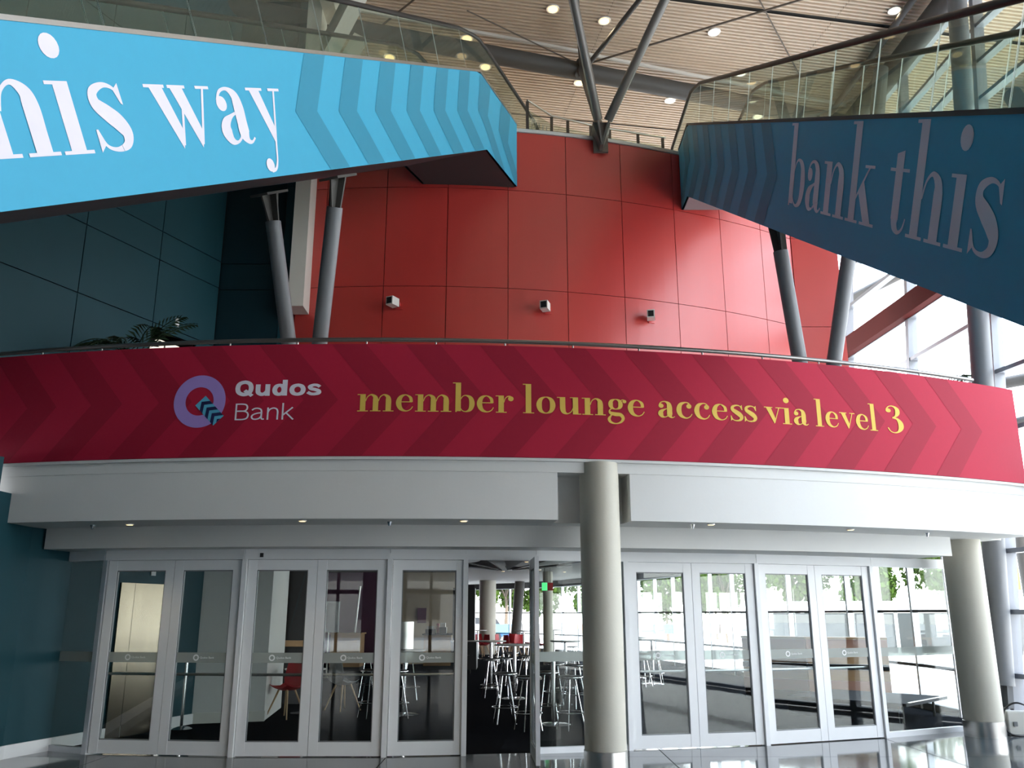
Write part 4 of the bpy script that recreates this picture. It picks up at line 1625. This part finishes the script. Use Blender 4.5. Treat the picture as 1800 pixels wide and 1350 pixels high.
# far lounge pillars
for (x, y, r, t, m_) in ((-1.05, 38.6, 0.36, 'pale round pillar by the far windows', 'column'), (0.1, 39.5, 0.22, 'dark leaning pillar by the far windows', 'darksteel'), (1.22, 30.5, 0.17, 'slim round pillar behind the open door edge', 'column')):
    b = MB()
    lean = 0.25 if 'leaning' in t else 0.0
    b.tube([(x, y, 0.0), (x + lean, y, 3.05)], r, 24)
    tag(b.build('lounge_pillar', m_, None, True), t, 'pillar')

# dark cabinet
dc = thing('black_cabinet', (-1.3, 26.6, 0), 'tall black cabinet with a trolley in front, at left of the doorway view', 'cabinet')
b = MB()
b.box((-1.75, 26.6, 0.9), (-1.10, 27.2, 2.40))
b.build('tall_body', 'black', dc)
b = MB()
b.box((-1.75, 26.0, 0.12), (-1.02, 27.2, 0.88))
b.build('base_unit', 'black', dc)
b = MB()
b.box((-1.76, 25.95, 0.88), (-0.99, 26.6, 0.91))
b.box((-1.72, 26.11, 0.50), (-1.10, 26.0, 0.52))
b.build('steel_edge', 'satin', dc)
for x, y in ((-1.65, 26.1), (-1.2, 26.1)):
    b = MB()
    b.tube([(x - 0.015, y, 0.06), (x + 0.015, y, 0.06)], 0.06, 10)
    b.build('caster', 'black', dc)

# bar counters at left
def counter(loc, x0, x1, y0, y1, h, label, top='darkcharcoal', panel='wood', rz=0.0):
    c_ = thing('bar_counter', (x0, y0, 0), label, 'counter')
    b = MB()
    b.box((x0, y0 + 0.05, 0.0), (x1, y1, 0.12), rz, (x0, y0))
    b.build('plinth', 'darkcharcoal', c_)
    n = max(1, round((x1 - x0) / 1.0))
    for i in range(n):
        b = MB()
        xa, xb = x0 + (x1 - x0) * i / n, x0 + (x1 - x0) * (i + 1) / n
        b.box((xa + 0.004, y0, 0.12), (xb - 0.004, y1, h - 0.04), rz, (x0, y0))
        b.build('front_panel', panel, c_)
    b = MB()
    b.box((x0 - 0.04, y0 - 0.06, h - 0.04), (x1 + 0.04, y1 + 0.04, h), rz, (x0, y0))
    b.build('worktop', top, c_)
    return c_


counter(0, -5.45, -4.55, 27.2, 28.0, 1.10, 'pale wood bar counter behind the second left door leaf', 'wood')
counter(0, -2.72, -1.85, 27.9, 28.9, 1.06, 'pale wood bar counter with dark top behind the single closed door')
mach = [(-2.55, 28.3, 0.30, 0.22, 'black', 'low dark till on the bar counter'), (-2.15, 28.2, 0.22, 0.32, 'black', 'dark coffee machine on the bar counter'), (-2.33, 28.5, 0.10, 0.30, 'redplastic', 'small red canister on the bar counter')]
for x, y, w_, h_, m_, lab in mach:
    r_ = thing('counter_appliance', (x, y, 1.06), lab, 'appliance', None)
    b = MB()
    b.box((x - w_ / 2, y - 0.12, 1.06), (x + w_ / 2, y + 0.12, 1.06 + h_ * 0.6))
    b.build('body', m_, r_)
    b = MB()
    b.box((x - w_ * 0.35, y - 0.08, 1.06 + h_ * 0.6), (x + w_ * 0.35, y + 0.1, 1.06 + h_))
    b.build('top_part', 'satin' if m_ == 'black' else m_, r_)
# notice board on stand by left counter
nb = thing('notice_board', (-5.1, 24.5, 0), 'white notice board on a thin stand behind the grey chair', 'board')
b = MB()
b.box((-5.22, 24.45, 1.20), (-4.72, 24.48, 1.95))
b.build('sheet', 'paper', nb)
b = MB()
b.box((-5.25, 24.48, 1.17), (-4.69, 24.50, 1.98))
b.build('frame', 'satin', nb)
b = MB()
b.tube([(-4.97, 24.5, 0), (-4.97, 24.5, 1.3)], 0.02, 8)
b.lathe([(0.2, 0), (0.2, 0.02), (0.02, 0.04)], (-4.97, 24.5, 0.0), 16)
b.build('stand', 'satin', nb)
b = MB()
b.tube([(-4.62, 26.6, 1.12), (-4.52, 26.6, 2.45)], 0.03, 8)
tag(b.build('light_pole', 'satin'), 'thin slanted pale pole standing above the wood counter', 'pole')
b = MB()
b.box((-3.25, 30.95, 1.35), (-2.95, 30.99, 1.85))
tag(b.build('framed_picture', 'mauve'), 'small dark framed picture on the beige back wall', 'picture')
# curved screen
b = MB()
b.arc((-2.95, 24.3), 0.36, 0.38, -70, 60, 0.55, 1.45, 10)
tag(b.build('curved_screen', 'satin', None, True), 'curved pale steel screen beside the bar counter', 'screen')

# hanging drum and dark ceiling rosette
b = MB()
b.lathe([(1.9, 2.80), (2.0, 2.84), (2.0, 3.05)], (-2.6, 19.6, 0), 48)
tag(b.build('ceiling_drum', 'white', None, True), 'white curved ceiling drum at the left of the doorway view', 'ceiling drum', None, 'structure')
ro = thing('ceiling_rosette', (-0.15, 22.5, 3.04), 'black star shaped fan of panels under the lounge ceiling', 'ceiling decoration')
for k in range(9):
    a_ = 2 * PI * k / 9
    b = MB()
    c_, s_ = math.cos(a_), math.sin(a_)
    p = [(-0.15 + 0.2 * c_, 22.5 + 0.2 * s_, 2.72), (-0.15 + 2.2 * math.cos(a_ + 0.2), 22.5 + 3.2 * math.sin(a_ + 0.2), 2.98), (-0.15 + 2.0 * math.cos(a_ - 0.2), 22.5 + 2.8 * math.sin(a_ - 0.2), 2.90)]
    b.add(p + [(x, y, z + 0.02) for x, y, z in p], [(0, 1, 2), (5, 4, 3), (0, 3, 4, 1), (1, 4, 5, 2), (2, 5, 3, 0)])
    b.build('blade', 'black', ro)
LDL = ['near the fixed pane by the column', 'beside the black rosette', 'right of the black rosette', 'deep behind the fixed pane', 'deep in the doorway view', 'deepest behind the fixed pane', 'behind the second left door, deeper', 'behind the second left door, nearer', 'behind the single closed door', 'behind the last pair of doors']
for i, (x, y) in enumerate(((0.9, 16.5), (0.4, 24.5), (1.4, 25.5), (0.9, 29), (-0.3, 30), (1.8, 30.5), (-3.0, 20.5), (-3.4, 16.2), (-2.2, 25.0), (4.6, 19.0))):
    downlight((x, y, 3.05), 0.05, 'small lounge ceiling downlight, ' + LDL[i], 'lounge downlights', False, 10)

# exit signs
for x, lab, m_ in ((1.02, 'green lit exit sign hanging in the lounge', 'exitgreen'), (1.20, 'small red sign hanging beside the green exit sign', 'redplastic')):
    e_ = thing('exit_sign', (x, 28.0, 2.45), lab, 'sign')
    b = MB()
    b.box((x - 0.085, 27.98, 2.36), (x + 0.085, 28.02, 2.60))
    b.build('box', m_, e_)
    b = MB()
    b.tube([(x, 28.0, 2.6), (x, 28.0, 3.05)], 0.008, 6)
    b.build('hanger', 'black', e_)

# ------------------------------------------------------------------ stage platform, right bar, stanchion, box
sp = thing('stage_platform', (5.95, 15.0, 0), 'low grey portable stage platform behind the right doors', 'platform')
TQ = [(4.64, 15.61), (6.05, 14.17), (7.30, 15.45), (5.9, 16.9)]
b = MB()
b.hexa([(*p, 0.27) for p in TQ] + [(*p, 0.315) for p in TQ])
b.build('deck', 'stageskirt', sp)
b = MB()
b.seg(along(TQ[0], TQ[1], 0.01), along(TQ[0], TQ[1], 0.93), 0.02, 0.27, 0.02, 0.03)
b.build('skirt', 'stageskirt', sp)
for (x, y) in ((6.1, 14.45), (7.05, 15.45), (4.85, 15.62), (5.9, 16.6)):
    b = MB()
    b.tube([(x, y, 0.003), (x, y, 0.28)], 0.022, 8)
    b.build('leg', 'black', sp)
b = MB()
b.bar((6.12, 14.27, 0.30), (7.28, 15.46, 0.30), 0.03, 0.05)
b.build('edge_trim', 'satin', sp)

rb = thing('curved_bar', (6.4, 18.0, 0), 'salmon and wood fronted bar counter behind the stage platform', 'counter')
RB = [(4.7, 18.5), (5.7, 17.6), (7.05, 17.05)]
for i in range(2):
    for z0_, z1_, m_, nm, off in ((0.0, 0.22, 'darkcharcoal', 'kick_shade', 0.03), (0.22, 0.43, 'pinkwood', 'lower_panel', 0.0), (0.43, 0.63, 'wood', 'middle_panel', 0.0), (0.63, 0.73, 'black', 'dark_band', -0.02), (0.73, 0.95, 'wood', 'upper_panel', 0.0), (0.95, 1.18, 'pinkwood', 'top_panel', 0.0)):  # lowest dark strip stands in for shade at the foot of the bar
        b = MB()
        b.seg(along(RB[i], RB[i + 1], 0.003), along(RB[i], RB[i + 1], 0.997), z0_, z1_ - 0.004, 0.08, off)
        b.build(nm, m_, rb)
b = MB()
for i in range(2):
    b.seg(RB[i], RB[i + 1], 1.18, 1.22, 0.4, 0.13)
b.build('worktop', 'wood', rb)

sc = thing('stanchion', (-4.88, 13.7, 0.003), 'chrome rope stanchion post in the lift lobby', 'stanchion')
b = MB()
b.tube([(-4.88, 13.7, 0.02), (-4.88, 13.7, 0.98)], 0.024, 12)
b.build('post', 'chrome', sc, True)
b = MB()
b.lathe([(0.15, 0.0), (0.16, 0.012), (0.12, 0.03), (0.03, 0.05)], (-4.88, 13.7, 0.003), 28)
b.build('base', 'chrome', sc, True)
b = MB()
b.lathe([(0.02, 0.94), (0.036, 0.96), (0.036, 1.0), (0.015, 1.02)], (-4.88, 13.7, 0.003), 14)
b.build('cap', 'chrome', sc, True)

bx = thing('equipment_box', (7.08, 13.12, 0), 'off-white equipment case on the floor beside the right column', 'box')
b = MB()
b.box((6.97, 13.0, 0.0), (7.28, 13.16, 0.33), -0.15)
o_ = b.build('case', 'offwhite', bx)
bv = o_.modifiers.new('bevel', 'BEVEL')
bv.width = 0.02
bv.segments = 2
b = MB()
b.box((7.04, 12.985, 0.13), (7.09, 13.0, 0.19), -0.15, (7.1, 13.08))
b.build('latch', 'greyplastic', bx)
b = MB()
pts = [(7.30, 13.0, 0.012), (7.05, 12.95, 0.012), (6.93, 12.97, 0.05), (6.90, 13.02, 0.2), (6.95, 13.03, 0.36), (7.08, 12.99, 0.44), (7.22, 12.97, 0.40), (7.31, 12.97, 0.30), (7.36, 12.97, 0.33)]
sm = []
for i in range(len(pts) - 1):
    p0, p1, p2, p3 = pts[max(i - 1, 0)], pts[i], pts[i + 1], pts[min(i + 2, len(pts) - 1)]
    for k in range(6):
        t = k / 6
        sm.append(tuple(0.5 * (2 * p1[j] + (-p0[j] + p2[j]) * t + (2 * p0[j] - 5 * p1[j] + 4 * p2[j] - p3[j]) * t * t + (-p0[j] + 3 * p1[j] - 3 * p2[j] + p3[j]) * t ** 3) for j in range(3)))
sm.append(pts[-1])
b.tube(sm, 0.013, 8)
tag(b.build('black_cable', 'rubber', None, True), 'black cable looped over the off-white equipment case', 'cable')


# ------------------------------------------------------------------ plants on balcony
def frond(b, base, az, ln, rise, droop, n=13):
    pts = []
    for i in range(n + 1):
        t = i / n
        r = ln * t
        z = rise * t - droop * t * t
        pts.append(Vector((base[0] + r * math.cos(az), base[1] + r * math.sin(az), base[2] + z)))
    b.tube(pts, 0.008, 4)
    sd = Vector((-math.sin(az), math.cos(az), 0))
    for i in range(3, n + 1):
        p = pts[i]
        d = (pts[i] - pts[i - 1]).normalized()
        l = 0.34 * (1 - (i / n) ** 2 * 0.7)
        for s_ in (-1, 1):
            tip = p + (sd * s_ * 0.75 + d * 0.75 + Vector((0, 0, -0.25))) * l
            mid = p + (sd * s_ * 0.45 + d * 0.42) * l * 0.9
            b.add([p - d * 0.02, mid - d * 0.022, tip, mid + d * 0.022], [(0, 1, 2, 3)])


def palm(loc, h, label, n=11, ln=0.85):
    r_ = thing('potted_palm', loc, label, 'plant')
    b = MB()
    b.lathe([(0.16, 0.0), (0.22, 0.4), (0.23, 0.45), (0.2, 0.45), (0.19, 0.38)], loc, 20)
    b.build('pot', 'terracotta', r_, True)
    b = MB()
    b.tube([(loc[0], loc[1], loc[2] + 0.35), (loc[0] + 0.04, loc[1], loc[2] + h * 0.7)], [0.05, 0.03], 10)
    b.build('stem', 'bark', r_, True)
    for k in range(n):
        b = MB()
        frond(b, (loc[0] + 0.04, loc[1], loc[2] + h * 0.68), 2 * PI * k / n + 0.3, ln * random.uniform(0.8, 1.05), random.uniform(0.7, 1.2), random.uniform(0.5, 0.9))
        b.build('frond', 'palmleaf', r_, recalc=False)
    return r_


palm((-5.45, 11.9, 3.45), 2.4, 'dark potted palm at the left end of the balcony')
palm((6.72, 13.6, 3.45), 1.9, 'small potted palm at the right end of the balcony', 9, 0.6)

# ------------------------------------------------------------------ outside
def make_tree(h, label, seed):
    random.seed(seed)
    r_ = thing('tree', (0, 0, 0), label, 'tree', 'trees outside the lounge windows')
    b = MB()
    b.tube([(0, 0, 0), (0.08, 0.02, h * 0.3), (0.0, 0.1, h * 0.55)], [0.16, 0.12, 0.07], 8)
    for k in range(5):
        a_ = k * 1.3
        b.tube([(0.05, 0.03, h * 0.35 + 0.1 * k), (1.1 * math.cos(a_), 1.1 * math.sin(a_), h * 0.62 + 0.1 * k)], [0.06, 0.02], 6)
    b.build('trunk', 'bark', r_, True)
    b = MB()
    cl_ = [(random.gauss(0, 1.0), random.gauss(0, 1.0), h * random.uniform(0.36, 0.95), random.uniform(0.6, 1.05)) for _ in range(22)]
    for _ in range(4200):
        cx, cy, cz, cr = random.choice(cl_)
        d = Vector((random.gauss(0, 1), random.gauss(0, 1), random.gauss(0, 0.8))).normalized() * cr * random.uniform(0.6, 1.05)
        p = Vector((cx, cy, cz)) + d
        a_ = Vector((random.gauss(0, 1), random.gauss(0, 1), random.gauss(0, 1))).normalized()
        c_ = a_.cross(Vector((random.gauss(0, 1), random.gauss(0, 1), random.gauss(0, 1)))).normalized()
        s_ = random.uniform(0.15, 0.29)
        b.add([p - a_ * s_, p + c_ * s_ * 0.55, p + a_ * s_, p - c_ * s_ * 0.55], [(0, 1, 2, 3)])
    o_ = b.build('foliage', 'leaf', r_, recalc=False)
    o_['kind'] = 'stuff'
    return r_


tr0 = make_tree(6.2, 'green leafy tree outside the lounge', 3)
tr1 = make_tree(7.4, 'green leafy tree outside the lounge', 11)
tpos = [(-4, 66), (-0.5, 70), (2.5, 64), (6, 60), (10, 58), (13.5, 57), (17.5, 55), (21, 52), (25, 50), (28.5, 45), (32, 42), (33, 36), (30, 60), (15, 66)]
where = ['far behind the dark cabinet', 'behind the pale far pillar', 'behind the leaning far pillar', 'behind the open door edge', 'behind the fixed pane by the column', 'beyond the first door right of the column', 'beyond the second door right of the column', 'beyond the last pair of doors, left leaf', 'beyond the last pair of doors, right leaf', 'beyond the fixed pane, behind the orange sign', 'beyond the fixed pane, right of the orange sign', 'beyond the right round column', 'in the rear row towards the right', 'in the rear row behind the column']
for i, (x, y) in enumerate(tpos):
    src = tr0 if i % 2 == 0 else tr1
    lab = 'green leafy tree outside the lounge, ' + where[i]
    if i < 2:
        src.location = (x, y, -0.13)
        src['label'] = lab
    else:
        s_ = random.uniform(0.8, 1.0)
        copy_tree(src, (x, y, -0.13), random.uniform(0, 6), lab, (s_ * 0.85, s_ * 0.85, s_ * 1.1))

# orange sign, tent, fence, car, building
sg = thing('street_sign', (22.6, 40.5, -0.13), 'orange square sign on a dark post outside the fixed pane', 'sign')
b = MB()
b.box((22.15, 40.45, 2.7), (23.05, 40.55, 3.75))
b.build('sign_board', 'orange', sg)
b = MB()
b.box((22.45, 40.5, -0.13), (22.75, 40.62, 2.7))
b.build('post', 'darksteel', sg)
tn = thing('marquee', (20, 46, -0.13), 'low white marquee outside with open front', 'marquee')
b = MB()
b.hexa([(11, 44, 1.75), (25, 41, 1.75), (26, 45, 1.75), (12, 48, 1.75), (11.5, 45, 2.25), (25, 42.2, 2.25), (25.4, 43.5, 2.25), (12, 46.5, 2.25)])
b.build('canopy', 'tent', tn)
for x, y in ((11.1, 44), (14.6, 43.3), (18.1, 42.5), (21.6, 41.8), (24.9, 41.1)):
    b = MB()
    b.box((x - 0.06, y - 0.06, -0.13), (x + 0.06, y + 0.06, 1.75))
    b.build('leg', 'tent', tn)
b = MB()
b.seg((12, 47.8), (25.8, 44.9), -0.13, 1.7, 0.1)
b.build('back_wall', 'greyplastic', tn)
# barrier fence
fn_ = thing('barrier_fence', (0, 56, -0.13), 'long white barrier fence outside the far windows', 'fence')
for i in range(14):
    x = -9 + i * 2.4
    b = MB()
    b.box((x, 54.9, 0.5), (x + 2.3, 55.0, 1.05))
    b.build('rail_panel', ['tent', 'pinkwood', 'tent', 'sky'][i % 4], fn_)
    b = MB()
    b.box((x - 0.05, 54.9, -0.13), (x + 0.05, 55.05, 1.15))
    b.build('post', 'satin', fn_)
cr = thing('car', (-2.2, 60, -0.13), 'blue parked car outside beyond the far pillar', 'car')
b = MB()
b.hexa([(-3.9, 59.2, 0.2), (-0.2, 59.2, 0.2), (-0.2, 60.8, 0.2), (-3.9, 60.8, 0.2), (-3.9, 59.2, 0.85), (-0.2, 59.2, 0.9), (-0.2, 60.8, 0.9), (-3.9, 60.8, 0.85)])
b.build('body', 'carblue', cr)
b = MB()
b.hexa([(-3.3, 59.25, 0.86), (-0.7, 59.25, 0.88), (-0.7, 60.75, 0.88), (-3.3, 60.75, 0.86), (-2.7, 59.4, 1.42), (-1.1, 59.4, 1.42), (-1.1, 60.6, 1.42), (-2.7, 60.6, 1.42)])
b.build('cabin', 'black', cr)
for x in (-3.1, -1.0):
    for y in (59.2, 60.8):
        b = MB()
        b.tube([(x, y - 0.1, 0.18), (x, y + 0.1, 0.18)], 0.31, 16)
        b.build('wheel', 'rubber', cr)

# steel frame of the outer canopy at the right
ob = thing('outer_brace', (11, 22, -0.13), 'pale steel braces of the outer canopy beyond the right glazing', 'brace')
for p, q, r in (((11.6, 28, 8.2), (14.4, 19, 7.3), 0.16), ((12.2, 27, 6.6), (14.6, 17.5, 6.4), 0.16), ((14.0, 24, -0.1), (13.7, 24, 13.3), 0.22), ((12.0, 14.0, 4.0), (11.6, 17.8, 13.3), 0.2), ((11.9, 13.0, 9.8), (11.0, 27, 11.6), 0.16)):
    b = MB()
    b.tube([p, q], r, 14)
    b.build('tube', 'darksteel', ob, True)
b = MB()
b.box((12.0, -12, 12.7), (12.2, 20.5, 13.7))
b.box((8.9, 20.3, 12.8), (12.2, 20.6, 13.7))
tag(b.build('roof_fascia', 'alu'), 'outer edge beam of the roof overhang', 'beam', None, 'structure')

ob2 = thing('building', (0, -48, -0.13), 'tan building across the street behind the viewer, added to darken reflections', 'building')  # block added opposite, dims what the door glass mirrors
b = MB()
b.box((-45, -60, -0.13), (40, -48, 17))
b.build('walls', 'brick', ob2)
for i in range(14):
    for j in range(4):
        b = MB()
        b.box((-42 + i * 6, -48.05, 1.2 + j * 4), (-38.5 + i * 6, -47.9, 3.6 + j * 4))
        b.build('window', 'darkcharcoal', ob2)
